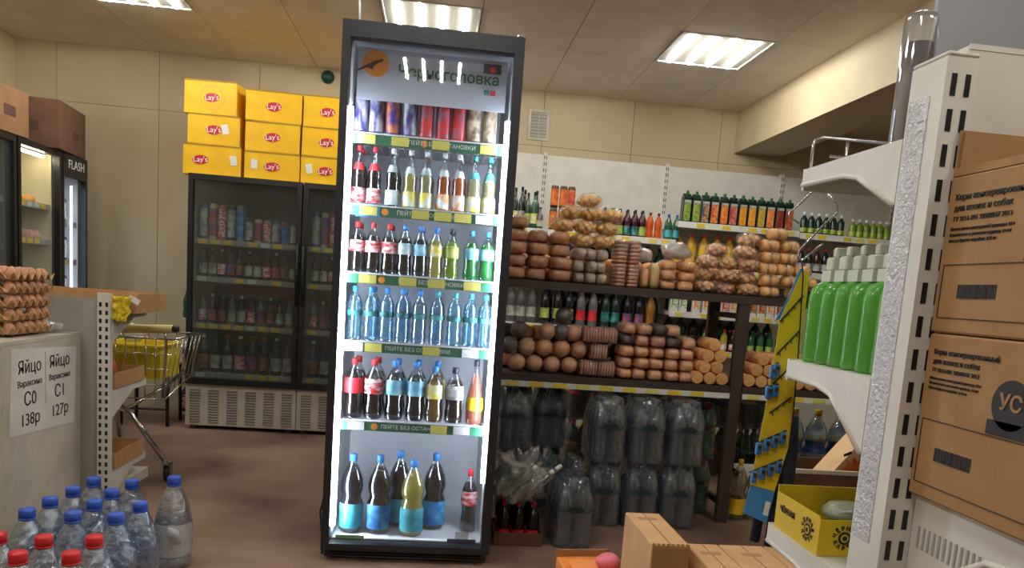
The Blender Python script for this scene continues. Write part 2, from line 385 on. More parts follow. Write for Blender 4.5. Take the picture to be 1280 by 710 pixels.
# ceiling tiles 0.6 m, with light panels in every third column
TX, TY = 1.36-.597*8, 4.553-.6*12
LIGHTCELLS = []
for i in range(13):
    for j in range(15):
        a, b = max(TX+i*.597+.0022, XL), min(TX+(i+1)*.597-.0022, XR)
        c, d = max(TY+j*.6+.0015, YF), min(TY+(j+1)*.6-.0015, YB)
        if b-a < .02 or d-c < .02: continue
        if (i-8) % 3 == 0 and (j-12) % 4 == 0 and 0 < i < 12 and j > 2:
            LIGHTCELLS.append((a, b, c, d, i, j)); continue
        ob('ceiling_tile', boxes([(a, b, c, d, ZC, ZC+.012)]), CEIL, ceiling)
TUBE = emit('lit tube', (255, 252, 244), TUBE_STRENGTH); DIFF = mat('lamp diffuser', (120, 118, 108), .5, rgb2=(114, 112, 102), scale=4)
NAMES_X = {2: 'left', 5: 'middle', 8: 'right', 11: 'far right'}
for a, b, c, d, i, j in LIGHTCELLS:
    row = {12: 'near the back wall', 8: 'above the middle of the shop', 4: 'above the photographer'}[j]
    t = thing('ceiling_light', 'square four-tube ceiling light, %s one of the row %s' % (NAMES_X[i], row), 'ceiling light', ((a+b)/2, (c+d)/2, ZC), 0, 'square ceiling lights')
    w_, l_ = b-a-.03, d-c-.03
    ob('diffuser', boxes([(-w_/2, w_/2, -l_/2, l_/2, .004, .012)]), DIFF, t)
    ob('frame', boxes([(-w_/2-.012, -w_/2, -l_/2-.012, l_/2+.012, -.004, .012), (w_/2, w_/2+.012, -l_/2-.012, l_/2+.012, -.004, .012),
                       (-w_/2, w_/2, -l_/2-.012, -l_/2, -.004, .012), (-w_/2, w_/2, l_/2, l_/2+.012, -.004, .012)]), WHITEP, t)
    for k in range(4):
        xx = (-1.5+k)*w_/4.2
        ob('tube', lathe([(0, -.262), (.0095, -.262), (.0095, .262), (0, .262)], 8), TUBE, t, (xx, 0, -.004), (PI/2, 0, 0))
# beam on the right
struct('trim_1', boxes([(2.39, 2.78, YF, YB, 2.41, ZC)]), BEAM)
struct('trim_2', boxes([(2.79, XR, YF, YB, 2.60, ZC)]), BEAM)
# wall vent
t = thing('wall_vent', 'small white louvred vent high on the back wall', 'vent', (.735, YB-.012, 2.485))
ob('frame', boxes([(-.085, -.065, 0, .012, -.12, .12), (.065, .085, 0, .012, -.12, .12), (-.065, .065, 0, .012, -.12, -.10), (-.065, .065, 0, .012, .10, .12)]), OFFW, t)
ob('backing', boxes([(-.065, .065, .008, .012, -.10, .10)]), GREYP, t)
for k in range(8): ob('slat', boxes([(-.065, .065, 0, .010, -.004, .004)]), OFFW, t, (0, 0, -.088+k*.025), (.5, 0, 0))
ob('mullion', boxes([(-.004, .004, -.002, .01, -.1, .1)]), OFFW, t)
# dark green round fitting
t = thing('wall_fitting', 'small dark green round fitting near the ceiling on the back wall', 'fitting', (-.948, YB, 2.69))
ob('base', disc(.05, .012), mat('bottle green plastic', (24, 66, 50), .4), t, (0, -.006, 0))
ob('dome', lathe([(.044, 0), (.04, .015), (.02, .028), (0, .03)], 16), mat('bottle green plastic', (24, 66, 50), .4), t, (0, -.012, 0), (PI/2, 0, 0))

# ================================================================== THE BRIGHT DRINK FRIDGE
FX0, FX1, FY, FH, FD = -.408, .278, 2.97, 2.105, .62
FWD = FX1-FX0; FC = (FX0+FX1)/2
fr = thing('drink_fridge', 'tall black glass-door drink fridge with bright light strips, middle of the shop', 'fridge', (FC, FY, 0))
hw = FWD/2
ob('cabinet', boxes([(-hw, -hw+.03, .06, FD, .05, FH), (hw-.03, hw, .06, FD, .05, FH), (-hw+.03, hw-.03, .06, FD, FH-.04, FH),
                     (-hw+.03, hw-.03, FD-.03, FD, .05, FH-.04), (-hw+.03, hw-.03, .09, FD-.03, .05, .075)]), FRIDGEBODY, fr)
ob('liner', boxes([(-hw+.03, -hw+.036, .07, FD-.03, .075, FH-.04), (hw-.036, hw-.03, .07, FD-.03, .075, FH-.04),
                   (-hw+.036, hw-.036, FD-.036, FD-.03, .081, FH-.046), (-hw+.036, hw-.036, .07, FD-.036, FH-.046, FH-.04), (-hw+.036, hw-.036, .065, FD-.03, .075, .081)]), INNER, fr)
ob('base_grille', boxes([(-hw+.01, hw-.01, .03, .06, .012, .05)] + [(-hw+.03, hw-.03, .02, .03, .018+k*.01, .022+k*.01) for k in range(3)]), BLACK, fr)
for sx in (-1, 1):
    for yy in (.1, FD-.06): ob('foot', lathe([(0, 0), (.022, 0), (.022, .01), (.012, .014), (.012, .05), (0, .05)], 10), BLACK, fr, (sx*(hw-.05), yy, 0))
dl, dr, dt, db = -hw+.030, hw-.036, FH-.060, .075      # clear opening of the door
door = ob('door_frame', boxes([(-hw, dl, 0, .055, .05, FH), (dr, hw, 0, .055, .05, FH), (dl, dr, 0, .055, dt, FH), (dl, dr, 0, .055, .05, db)]), FRIDGEBODY, fr)
ob('glass', boxes([(dl-.005, dr+.005, .022, .027, db-.005, dt+.005)]), GLASS, door)
ob('hinge', bbox(hw-.03, hw-.005, -.004, .05, FH, FH+.012, .003, 1), SILVER, door)
LED = emit('cold white light strip', (232, 240, 255), LED_STRENGTH)
ob('light_strip', boxes([(dl+.001, dl+.014, .058, .086, .13, FH-.30)]), LED, fr)
ob('light_strip', boxes([(dr-.014, dr-.001, .058, .086, .34, FH-.30)]), LED, fr)
ob('light_channel', boxes([(dl-.006, dl+.0005, .057, .074, .10, FH-.08), (dr-.0005, dr+.006, .057, .074, .10, FH-.14)]), INNER, fr)
# header plate with logo
hdr = ob('header_plate', boxes([(dl+.02, dr-.018, .10, .104, FH-.26, FH-.066)]), mat('pale header plate', (188, 192, 204), .4, rgb2=(180, 184, 198), scale=6), fr)
px = lambda X: X-FC
ob('brand_lettering', txt('Черноголовка', .058, bold=.0011), GREENPRINT, hdr, (px(-.004), .0985, 1.962), FRONT)
ob('brand_disc', disc(.05, .002, 24), ORANGEP, hdr, (px(-.288), .0985, 1.982))
ob('brand_figure', prism([(-.07, -.035), (-.03, -.018), (-.012, -.024), (.0, -.004), (.03, .012), (.028, .02), (.004, .012), (-.012, .004), (-.03, -.006), (-.066, -.028)], .002), mat('dark brown print', (70, 52, 48), .6), hdr, (px(-.29), .097, 1.982))
ob('corner_badge', boxes([(-.035, .035, -.001, .001, -.018, .018)]), mat('dark badge', (58, 52, 58), .5), hdr, (px(.165), .0985, 2.005))
ob('badge_emblem', disc(.012, .001, 12), LRED, hdr, (px(.168), .097, 2.002))
ob('small_mark', boxes([(-.01, .01, -.001, .001, -.009, .009)]), LGRN, hdr, (px(.147), .0985, 1.915))
ob('small_mark', boxes([(-.01, .01, -.001, .001, -.009, .009)]), LRED, hdr, (px(.172), .0985, 1.915))
# shelves
SHZ = [1.715, 1.440, 1.172, .897, .572]
iw = hw-.04
for k, z in enumerate(SHZ):
    wires = [[(-iw, .10, z-.004), (iw, .10, z-.004)], [(-iw, .10, z-.030), (iw, .10, z-.030)], [(-iw, .33, z-.006), (iw, .33, z-.006)], [(-iw, FD-.06, z-.004), (iw, FD-.06, z-.004)]]
    wires += [[(-iw+.012+q*(2*iw-.024)/26, .10, z-.004), (-iw+.012+q*(2*iw-.024)/26, FD-.06, z-.004)] for q in range(27)]
    s = ob('shelf', tubes(wires, .0025, 5), WIREM, fr)
    ob('price_strip', boxes([(-iw+.004, iw-.004, .088, .092, z-.040, z-.002)]), GRAIL, s)
    ob('strip_edge', boxes([(-iw+.004, iw-.004, .086, .094, z-.0015, z+.004)]), INNER, s)
    ob('strip_lettering', txt('ПЕЙТЕ БЕЗ ОСТАНОВКИ', .022), WHITEPRINT, s, ((.05, .02, .04, .0, .0)[k], .0872, z-.021), FRONT)
    ob('strip_logo', disc(.014, .001, 14), ORANGEP, s, (-.16 if k else -.02, .0872, z-.021))
    tags = [[(-.245, 1), (-.115, 1), (.045, 1), (.235, 1)], [(-.225, 2), (-.02, 1), (.07, 1), (.15, 1), (.235, 3)], [(-.215, 1), (-.055, 1), (.06, 1), (.205, 1)],
            [(-.255, 3), (-.18, 1), (.055, 1), (.215, 3)], [(-.235, 3), (.105, 1), (.2, 3)]][k]
    for xx, kind in tags:
        ob('price_tag', boxes([(-.034, .034, -.0008, .0008, -.017, .017)]), {1: YTAG, 2: YTAG, 3: WTAG}[kind], s, (xx, .0862, z-.021))
        if kind == 2: ob('tag_holder', boxes([(-.05, .045, -.0006, .0006, -.024, .028)]), mat('blue tag holder', (70, 150, 190), .4), s, (xx, .0874, z-.021))
ob('floor_strip', boxes([(-iw+.01, -iw+.125, .056, .0585, .076, .094)]), mat('leaf green strip', (84, 150, 60), .5), fr)
ob('floor_strip', boxes([(iw-.135, iw-.015, .056, .0585, .076, .094)]), NAVYPRINT, fr)
ob('strip_lettering', txt('ПЕЙТЕ БЕЗ ОСТАНОВКИ', .0085), WHITEPRINT, fr, (-iw+.067, .0553, .085), FRONT)
ob('floor_card', boxes([(iw-.10, iw-.045, .085, .0865, .0825, .115)]), WTAG, fr)
# --- cans, top shelf
VIOLET = mat('violet can', (64, 52, 122), .35, rgb2=(226, 128, 60), scale=22, detail=2); VIOLET2 = mat('violet and white can', (58, 50, 120), .35, rgb2=(206, 206, 214), scale=30, detail=2, stretch=(1, 1, .5))
REDCAN = mat('red can', (204, 52, 50), .35, rgb2=(150, 110, 130), scale=20, detail=2); GOLDCAN = mat('bronze and cream can', (112, 88, 70), .35, rgb2=(216, 200, 170), scale=24, detail=2)
VT = mat('violet can top', (58, 54, 100), .35); RT = mat('red can top', (206, 44, 44), .35); BT = mat('bronze can top', (94, 78, 66), .35)
def col_at(p, py, Y):
    return at(p, py, Y=Y).x
def rowx(ps, py, r, Y=None): return spread([at(p, py, Y=Y or YB1).x for p in ps], r, FX0+.038+r, FX1-.040-r)
YB1 = FY+.155
kinds = [(VT, VIOLET2, 'violet and white')]*2+[(VT, VIOLET, 'violet and orange')]+[(VT, VIOLET2, 'violet and white')]+[(RT, REDCAN, 'red')]*3+[(BT, GOLDCAN, 'bronze and cream')]*2
for i, X in enumerate(rowx((449, 471, 492, 513, 534, 555, 574, 593, 613), 145, 0.0288)):
    a, b, d = kinds[i]
    can('tall %s drink can, %s on the top fridge shelf' % (d, nth(i, 9)), (X, YB1, 1.715), .165, .0288, a, b, 'cans on the top fridge shelf')
    can('second-row %s drink can, %s on the top fridge shelf' % (d, nth(i, 9)), (X, YB1+.07, 1.715), .165, .0275, a, b, 'cans behind on the top fridge shelf', n=10)
# --- glass bottles, second shelf
row2 = [('cola', COLA, CAPR, LREDW, LRED), ('cola', COLA, CAPR, LREDW, LRED), ('dark drink', DARKBEV, CAPW, LWHT, LWHT), ('yellow lemonade', YELLOWD, CAPW, LYW, LWHT), ('pale yellow lemonade', PALED, CAPW, LYW, LWHT),
        ('orange lemonade', ORANGED, CAPW, LORG, LWHT), ('bright orange lemonade', ORANGED, CAPW, LORG, LWHT), ('pale lemonade', PALED, CAPT, LYW, LTEAL), ('pale lemonade', PALED, CAPT, LYW, LTEAL)]
for i, X in enumerate(rowx((446, 468, 491, 513, 533, 555, 574, 593, 612), 225, 0.0285)):
    d, lq, cp, lb_, nk = row2[i]
    bottle('slender glass bottle of %s, %s on the second fridge shelf' % (d, nth(i, 9)), (X, YB1, 1.440), .235, .0285, 'glass', PET, cp, lb_, (.05, .3), lq, .7, 'glass bottles on the second fridge shelf', neck=(.6, .72, nk))
    if i in (0, 2, 4, 6, 8): bottle('second-row glass bottle of %s, behind the %s bottle on the second fridge shelf' % (d, ORD[i]), (X+.006, YB1+.075, 1.440), .235, .0285, 'glass', PET, cp, lb_, (.05, .3), lq, .7, 'back row of glass bottles', n=10)
# --- half litre bottles, third shelf
row3 = [('cola', COLA, CAPR, LREDW)]*3+[('dark drink', DARKBEV, CAPLB, LWHT), ('dark drink', DARKBEV, CAPLB, LBLU), ('yellow lemonade', YELLOWD, CAPLB, LYW), ('lime lemonade', LIMED, CAPK, LLIME), ('green lemonade', GREEND, CAPLB, LBLU), ('green lemonade', GREEND, CAPLB, LBLU)]
for i, X in enumerate(rowx((446, 466, 486, 505, 524, 543, 563, 589, 609), 315, 0.0312)):
    d, lq, cp, lb_ = row3[i]
    bottle('small plastic bottle of %s, %s on the third fridge shelf' % (d, nth(i, 9)), (X, YB1, 1.172), .205, .0312, 'pet', PET, cp, lb_, (.42, .64), lq, .74, 'small bottles on the third fridge shelf')
    if i % 2 == 0: bottle('second-row small bottle of %s, behind the %s on the third fridge shelf' % (d, ORD[i]), (X+.006, YB1+.08, 1.172), .205, .0295, 'pet', PET, cp, lb_, (.42, .64), lq, .74, 'back row of small bottles', n=10)
# --- water, fourth shelf
for i, X in enumerate(rowx((443, 463, 483, 503, 524, 546, 568, 589, 607), 397, 0.0312)):
    cp = CAPLB if i < 5 else CAPT
    bottle('clear water bottle with %s cap, %s on the fourth fridge shelf' % ('blue' if i < 5 else 'teal', nth(i, 9)), (X, YB1, .897), .222, .0312, 'water', PETB, cp, LGRN, (.46, .56), WATERB, .78, 'water bottles on the fourth fridge shelf')
    if i % 2: bottle('second-row clear water bottle, behind the %s bottle on the fourth fridge shelf' % ORD[i], (X+.006, YB1+.08, .897), .222, .029, 'water', PETB, cp, LGRN, (.44, .56), WATERB, .78, 'back row of water bottles', n=10)
# --- litre bottles, fifth shelf
row5 = [(442, 'cola', COLA, CAPR, LRED, .25), (467, 'cola', COLA, CAPR, LREDW, .25), (493, 'dark drink', DARKBEV, CAPLB, LBLU, .25), (519, 'dark drink', DARKBEV, CAPLB, LBLU, .25), (543, 'amber drink', AMBER, CAPLB, LYW, .235), (568, 'dark brown drink', BROWNB, CAPK, LPALE, .235)]
X5 = rowx([q[0] for q in row5]+[594], 490, .0395)
for i, (p, d, lq, cp, lb_, h) in enumerate(row5):
    X = X5[i]
    bottle('plastic bottle of %s, %s on the fifth fridge shelf' % (d, ORD[i]+' from left'), (X, YB1, .572), h, .0395, 'pet', PET, cp, lb_, (.43, .68), lq, .76, 'bottles on the fifth fridge shelf')
    if i in (0, 1, 2, 3, 4): bottle('second-row bottle of %s, behind the %s bottle on the fifth fridge shelf' % (d, ORD[i]), (X+.008, YB1+.095, .572), .25, .037, 'pet', PET, cp, lb_, (.43, .68), lq, .76, 'back row of bottles on the fifth fridge shelf', n=10)
bottle('conical bottle of pink-orange drink with yellow label, rightmost on the fifth fridge shelf', (X5[6], YB1, .572), .27, .036, 'cone', PET, CAPK, LYEL, (.22, .42), PINKD, .78, 'bottles on the fifth fridge shelf')
# --- two litre bottles on the fridge floor
for p, dy, d, lq, lb_, h in ((440, .0, 'dark drink with pale teal label, leftmost', DARKBEV, LTEAL, .335), (474, .0, 'dark drink with blue label, second from left', DARKBEV, LBLUE, .335),
                          (499, .10, 'dark drink with teal label, behind the yellow one', DARKBEV, LTEAL, .335), (516, -.02, 'cloudy yellow lemonade', YELLOWD, LTEAL, .325), (543, .085, 'dark drink with teal-blue label, right of the yellow', DARKBEV, LBLUE, .335)):
    Y = YB1+dy; bottle('large bottle of %s, on the fridge floor' % d, (col_at(p, 615, Y), Y, .081), h, .049, 'two', PET, CAPLB, lb_, (.07, .38), lq, .84, 'large bottles on the fridge floor')
bottle('small cola bottle standing alone at the right of the fridge floor', (col_at(586, 630, YB1+.06), YB1+.06, .081), .275, .036, 'pet', PET, CAPR, LREDW, (.43, .66), COLA, .78)
# cable from ceiling
o = ob('cable', tube([(-.355, 3.05, 2.106), (-.36, 3.06, 2.2), (-.352, 3.07, 2.5), (-.35, 3.07, 2.745)], .004), WIREM); tag(o, 'thin white cable hanging from the ceiling to the bright fridge', 'cable')
o = ob('power_cord', tube([(-.41, 3.3, .22), (-.44, 3.28, .2), (-.455, 3.25, .12), (-.44, 3.22, .03), (-.43, 3.15, .006), (-.415, 3.05, .006)], .005), BLACK); tag(o, 'black power cord drooping at the left side of the bright fridge', 'cord')

# ================================================================== COOLERS WITH GLASS DOORS
def cooler(label, loc, rz, W, D, H, z0, hinge_right, frame=.032, inner=INNER, shelves=(), body=OFFW, glass=GLASSD, louvres=True, tagm=YTAG2, handle=True, kick=True, rail=.034):
    """cabinet in its own frame: x across, front face at y=0, depth to +y, door from z0 to H"""
    t = thing('glass_door_cooler', label, 'cooler', loc, rz)
    h = W/2
    ob('cabinet', boxes([(-h, -h+.02, .05, D, z0, H), (h-.02, h, .05, D, z0, H), (-h+.02, h-.02, .05, D, H-.03, H), (-h+.02, h-.02, D-.03, D, z0, H-.03),
                         (-h+.02, h-.02, .05, D-.03, z0, z0+.02)]), body, t)
    ob('liner', boxes([(-h+.02, -h+.025, .06, D-.03, z0+.02, H-.03), (h-.025, h-.02, .06, D-.03, z0+.02, H-.03), (-h+.025, h-.025, D-.035, D-.03, z0+.02, H-.03)]), inner, t)
    d = ob('door_frame', boxes([(-h+.003, -h+.003+frame, 0, .045, z0, H), (h-.003-frame, h-.003, 0, .045, z0, H), (-h+frame, h-frame, 0, .045, H-frame*1.2, H), (-h+frame, h-frame, 0, .045, z0, z0+frame*1.4)]), BLACK, t)
    ob('glass', boxes([(-h+frame, h-frame, .018, .024, z0+frame, H-frame)]), glass, d)
    if handle:
        hx = (-h+.018) if hinge_right else (h-.018)
        ob('handle', tube([(hx, 0, z0+.6), (hx, -.03, z0+.62), (hx, -.03, z0+1.0), (hx, 0, z0+1.02)], .008), BLACK, d)
    if louvres:
        b = ob('base_panel', boxes([(-h, h, .03, D, .03, z0)]), body, t)
        for q in range(6):
            xx = -h+.03+q*W/6
            for k in range(13): ob('louvre', boxes([(0, .072, -.004, .004, -.0045, .0045)]), mat('grey louvre', (140, 138, 134), .5), b, (xx, .028, .055+k*.019), (.5, 0, 0))
        for sx in (-1, 1): ob('foot', boxes([(-.02, .02, .05, .09, 0, .03)]), DARK, t, (sx*(h-.05), 0, 0))
    elif kick:
        ob('base_panel', boxes([(-h, h, .03, D, 0, z0)]), BLACK, t)
    for z in shelves:
        s = ob('shelf', boxes([(-h+.028, h-.028, .075, D-.045, z-.012, z)]), WIREM, t)
        ob('price_rail', boxes([(-h+.028, h-.028, .066, .0745, z-rail, z+.004)]), GREYP, s)
        n = int((W-.1)/.085)
        for q in range(n):
            if random.random() < .72: ob('price_tag', boxes([(-.030, .030, -.001, .001, -.015, .015)]), tagm if random.random() < .85 else WTAG, s, (-h+.085+q*.085, .0645, z-rail/2+.002))
    return t
CH, CW = 1.78, .765
SH4 = (1.345, 1.085, .755, .405)
cooler('black-framed glass door cooler under the two full yellow box columns', (-1.348, 5.4, 0), 0, CW, .66, CH, .33, False, shelves=SH4, inner=mat('grey liner', (150, 152, 150), .5))
cooler('black-framed glass door cooler half hidden behind the bright fridge', (-.577, 5.4, 0), 0, CW, .66, CH, .33, True, shelves=SH4, inner=mat('grey liner', (150, 152, 150), .5))
FARCAN = [mat('blue tall can', (70, 86, 130), .4), mat('silver tall can', (150, 148, 144), .4), mat('orange tall can', (180, 90, 56), .4), mat('dark tall can', (60, 52, 56), .4), mat('cream tall can', (190, 182, 160), .4)]
for which, cx, nm in ((0, -1.348, 'left back cooler'), (1, -.577, 'right back cooler')):
    n = 11 if which == 0 else 4; x0 = cx-.31; step = .062
    for i in range(n):
        X = x0+i*step; Y = 5.53
        # top shelf: tall cans
        tall = i < 5
        m = FARCAN[(0, 4, 2, 3, 1, 3, 4, 1, 0, 2, 3)[i]]
        can('%s, %s on the top shelf of the %s' % (m.name, nth(i, n) if which == 0 else ORD[i]+' from left', nm), (X, Y, 1.345), .25 if tall else .165, .027, m, (LPALE, LMUL, LREDW, LPALE, LBLUE)[i % 5], 'cans in the back coolers', n=10)
        if tall:
            can('second-row %s, behind the %s can in the %s' % (m.name, ORD[i], nm), (X+.004, Y+.07, 1.345), .25, .027, m, LPALE, 'cans in the back coolers', n=8)
    for sh, (z, h, bodies) in enumerate(((1.085, .20, (BLACKB, BROWNB, BLACKB)), (.755, .21, (REDB, GREYB, BROWNB)), (.405, .27, (BLACKB, BROWNB, DKGREEN)))):
        shelf = ('second', 'third', 'bottom')[sh]
        nn = (11, 10, 8)[sh] if which == 0 else (4, 4, 3)[sh]; st = (.062, .067, .085)[sh]
        for i in range(nn):
            bm_ = bodies[(i*7+sh) % 3]; lb_ = (LPALE, LREDW, LBRN, LPALE, LMUL)[(i*3+sh) % 5]; cp = (CAPK, CAPR, CAPW)[(i+sh) % 3]
            bottle('%s, %s, %s on %s shelf of %s' % (bm_.name, lb_.name, ORD[i], shelf, nm), (cx-.305+i*st+(.01 if sh == 2 else 0), 5.53, z), h, .028 if sh < 2 else .037,
                   'beer' if sh != 1 else 'pet', bm_, cp, lb_, (.12, .48), None, group='bottles in the back coolers', n=10)
# yellow snack cartons on the coolers
def snack(label, X, Y, z, wd, dp, h, rz=0, lx=0, sticker=None, ring=False, ang=0):
    t = carton('snack_carton', label, 'carton', (X, Y, z), wd, dp, h, YELLOWBOX, rz, 'yellow snack cartons on the coolers')
    ob('tape_seam', boxes([(-wd/2+.004, wd/2-.004, -.002, .002, h-.0005, h+.001)]), mat('clear brown tape', (196, 150, 40), .3), t)
    ob('flap_edge', boxes([(-wd/2, wd/2, -dp/2-.003, -dp/2+.002, h-.006, h+.003)]), mat('dusty carton edge', (170, 132, 40), .7), t)
    y = -dp/2-.0012
    if ring:
        ob('print_ring', disc(.085, .001, 28), RINGP, t, (lx, y, h*.5)); ob('print_disc', disc(.07, .001, 28), YELLOWBOX, t, (lx, y-.0008, h*.5))
    lo = ob('logo_oval', disc(.052, .001, 24, 1, .58), REDOVAL, t, (lx, y-.0016, h*.5), (0, -.08, 0))
    ob('logo_lettering', txt("Lay's", .05), WHITEPRINT, lo, (0, -.0012, 0), FRONT)
    if sticker is not None: ob('sticker', boxes([(-.022, .022, -.0006, .0006, -.032, .032)]), WTAG, t, (sticker, y-.0005, h*.55), (0, random.uniform(-.4, .4), 0))
    return t
Yl = 5.62; ZT = CH
d = .28
snack('yellow snack carton at the bottom of the left stack, on the cooler', -1.600, Yl, ZT, .385, d, .205, 0, -.075, .145)
snack('yellow snack carton in the middle of the left stack', -1.595, Yl, ZT+.208, .345, d, .20, .03, .0, .075)
snack('yellow snack carton with ringed logo, top of the left stack', -1.612, Yl+.01, ZT+.411, .355, d, .222, -.06, .01, None, True)
snack('yellow snack carton at the bottom of the middle stack', -1.195, Yl, ZT, .375, d, .19, .0, .0, -.12)
snack('yellow snack carton in the middle of the middle stack', -1.195, Yl, ZT+.193, .37, d, .20, -.02, .0)
snack('yellow snack carton, tilted lid, top of the middle stack', -1.200, Yl, ZT+.396, .375, d, .205, .04, .0)
snack('yellow snack carton at the bottom of the stack beside the bright fridge', -.812, Yl, ZT, .375, d, .19, .0, -.02, -.13)
snack('yellow snack carton in the middle of the stack beside the bright fridge', -.812, Yl, ZT+.193, .375, d, .195, .02, -.02, .12)
snack('yellow snack carton at the top of the stack beside the bright fridge', -.807, Yl, ZT+.391, .37, d, .21, -.02, -.02)

# ---- coolers along the left wall (they face right)
LX = -2.6
CCOOL = cooler('black-framed cooler with cream interior against the left wall', (LX, 5.255, 0), PI/2, .545, .62, 1.86, .14, True, inner=mat('cream liner', (226, 214, 176), .5), shelves=(1.49, 1.255, .95, .62, .36), body=BLACK, louvres=False, glass=GLASS, handle=False, rail=.035)
cooler('black-framed cooler at the left edge, nearest of the left wall', (LX, 4.64, 0), PI/2, .66, .62, 1.86, .14, True, inner=mat('grey liner', (150, 152, 150), .5), shelves=(1.49, 1.2, .9, .6), body=BLACK, louvres=False, glass=GLASSD)
ob('lamp', boxes([(-.2, .2, .08, .10, 1.80, 1.815)]), emit('cabinet lamp', (255, 240, 200), 45.0), CCOOL)
t = cooler('narrow black cooler with white light strip and header, in the left corner', (LX, 5.718, 0), PI/2, .37, .55, 1.86, .14, True, frame=.022, shelves=(1.40, 1.13, .85, .60, .36), body=BLACK, louvres=False, glass=GLASS, handle=False)
ob('header_plate', boxes([(-.155, .155, -.006, -.001, 1.70, 1.835)]), BLACK, t)
ob('header_lettering', txt('FLASH', .085), WHITEPRINT, t, (0, -.0075, 1.79), FRONT)
ob('light_strip', boxes([(.06, .075, .055, .065, .25, 1.66)]), emit('cool cabinet light strip', (226, 236, 255), 7.0), t)
ob('light_strip', boxes([(-.135, -.125, .055, .065, .25, 1.66)]), emit('cool cabinet light strip', (226, 236, 255), 7.0), t)
PASTRY = mat('baked pastry', (214, 140, 60), .6, rgb2=(234, 176, 70), scale=30, rand=.15)
for i in range(6):
    o = ob('pastry', blob('pastry', .05, .036, .03, .15, 2, 2, i % 3, .3), mat('orange pastry', (238, 150, 40), .5, rand=.2) if i < 4 else PASTRY, None, (LX-.12-(i % 2)*.05, 5.06+i*.065, 1.491), (0, 0, i))
    tag(o, 'small %s packet, %s from near end, top shelf of the cream cooler' % ('orange' if i < 4 else 'yellow', ORD[i]), 'packet', 'packets in the cream cooler')
for i in range(7):
    o = ob('pastry', blob('pastry', .034, .034, .036, .15, 2, 2, 3+i % 3, .3), mat('pinkish tub', (206, 160, 140), .5, rand=.2), None, (LX-.13, 5.06+i*.06, 1.256), (0, 0, i))
    tag(o, 'small pinkish tub, %s from near end, second shelf of the cream cooler' % ORD[i], 'tub', 'tubs in the cream cooler')
for sh, (z, nm) in enumerate(((1.13, 'second'), (.85, 'third'), (1.40, 'top'), (.60, 'fourth'))):
    for i in range(4):
        m = (REDB, GREYB, BLACKB, BROWNB)[(i+sh) % 4]
        can('%s can, %s from near end, %s shelf of the narrow corner cooler' % (('dark red', 'grey', 'black', 'brown')[(i+sh) % 4], ORD[i], nm), (LX-.13, 5.61+i*.065, z), .165, .027, m, LPALE if i % 2 else LMUL, 'cans in the corner cooler', n=10)
# cardboard boxes on the left coolers
t = carton('cardboard_box', 'dark brown cardboard box on top of the left wall coolers', 'box', (-2.78, 5.62, 1.861), .40, .50, .315, CARD2, .12)
ob('label', boxes([(-.05, .05, -.001, .001, -.02, .02)]), WTAG, t, (-.07, -.2515, .27))
ob('print', boxes([(-.05, .05, -.001, .001, -.03, .03)]), mat('faded dark print', (84, 58, 46), .8), t, (.02, -.2515, .14))
ob('print', boxes([(-.001, .001, -.05, .05, -.03, .03)]), mat('faded dark print', (84, 58, 46), .8), t, (.2015, .05, .13))
ob('tape', boxes([(-.2005, .2005, -.025, .025, .3145, .316)]), mat('brown tape', (140, 102, 66), .3), t)
t = carton('cardboard_box', 'tan cardboard box with dark print at the left edge, on a cooler', 'box', (-2.78, 4.78, 1.861), .38, .62, .27, mat('mid brown cardboard', (140, 104, 72), .8, rgb2=(130, 96, 66), scale=10), 0)
ob('print', boxes([(-.001, .001, -.06, .06, -.03, .03)]), mat('faded dark print', (84, 58, 46), .8), t, (.1915, .1, .13))
ob('tape', boxes([(-.1905, .1905, -.025, .025, .2695, .271)]), mat('brown tape', (140, 102, 66), .3), t)

# ================================================================== LEFT GONDOLA WITH EGGS
GX = -1.478     # right end of its upright
g = thing('shelf_gondola', 'white slotted metal shelf unit carrying the egg trays', 'shelf unit', (GX, 3.45, 0))
def upright(parent, x0, x1, y0, y1, z0, z1, slot_y, pitch=.05, cols=2, name='upright', m=WHITEP, sw=.007, sh=.03):
    u = ob(name, boxes([(x0, x1, y0, y1, z0, z1)]), m, parent)
    w_ = x1-x0
    for c in range(cols):
        xx = x0+w_*(c+.5)/cols if cols == 2 else (x0+x1)/2
        for k in range(int((z1-z0-.05)/pitch)):
            ob('slot', boxes([(-sw/2, sw/2, -.0008, .0008, -sh/2, sh/2)]), BLACK, u, (xx, slot_y, z1-.05-k*pitch))
    return u
upright(g, -.001, .052, .0, .03, .0, 1.005, -.0006, .036, 2, sw=.011, sh=.019)
ob('back_panel', boxes([(-.62, -.002, .012, .022, .05, .98)]), GREYP, g)
# front side: closed low cabinet with side panel
ob('side_panel', boxes([(-.085, -.067, -.61, -.01, .0, .812)]), OFFW, g)
ob('counter_top', boxes([(-.62, -.066, -.615, -.01, .813, .828)]), OFFW, g)
ob('front_panel', boxes([(-.62, -.086, -.61, -.595, .0, .812)]), OFFW, g)
def bracket(parent, sx, x, ya, yb, ztop, drop, m=WHITEP, t=.006, front=.03):
    """shelf bracket: a plate that tapers from the upright (ya) to the shelf edge (yb)"""
    ym = ya+(yb-ya)*.6
    return ob('bracket', prism([(ya, ztop), (yb, ztop), (yb, ztop-front), (ym, ztop-front), (ya, ztop-drop)], t, 'x'), m, parent, (x, 0, 0))
for z in (.92, .575, .20):
    ob('shelf', boxes([(-.62, .05, .031, .42, z-.028, z-.0001), (-.62, .05, .412, .42, z, z+.012)]), OFFW, g)
    bracket(g, 1, .05, .031, .42, z, .13)
ob('base_deck', boxes([(-.62, .05, .031, .47, .06, .11)]), OFFW, g)
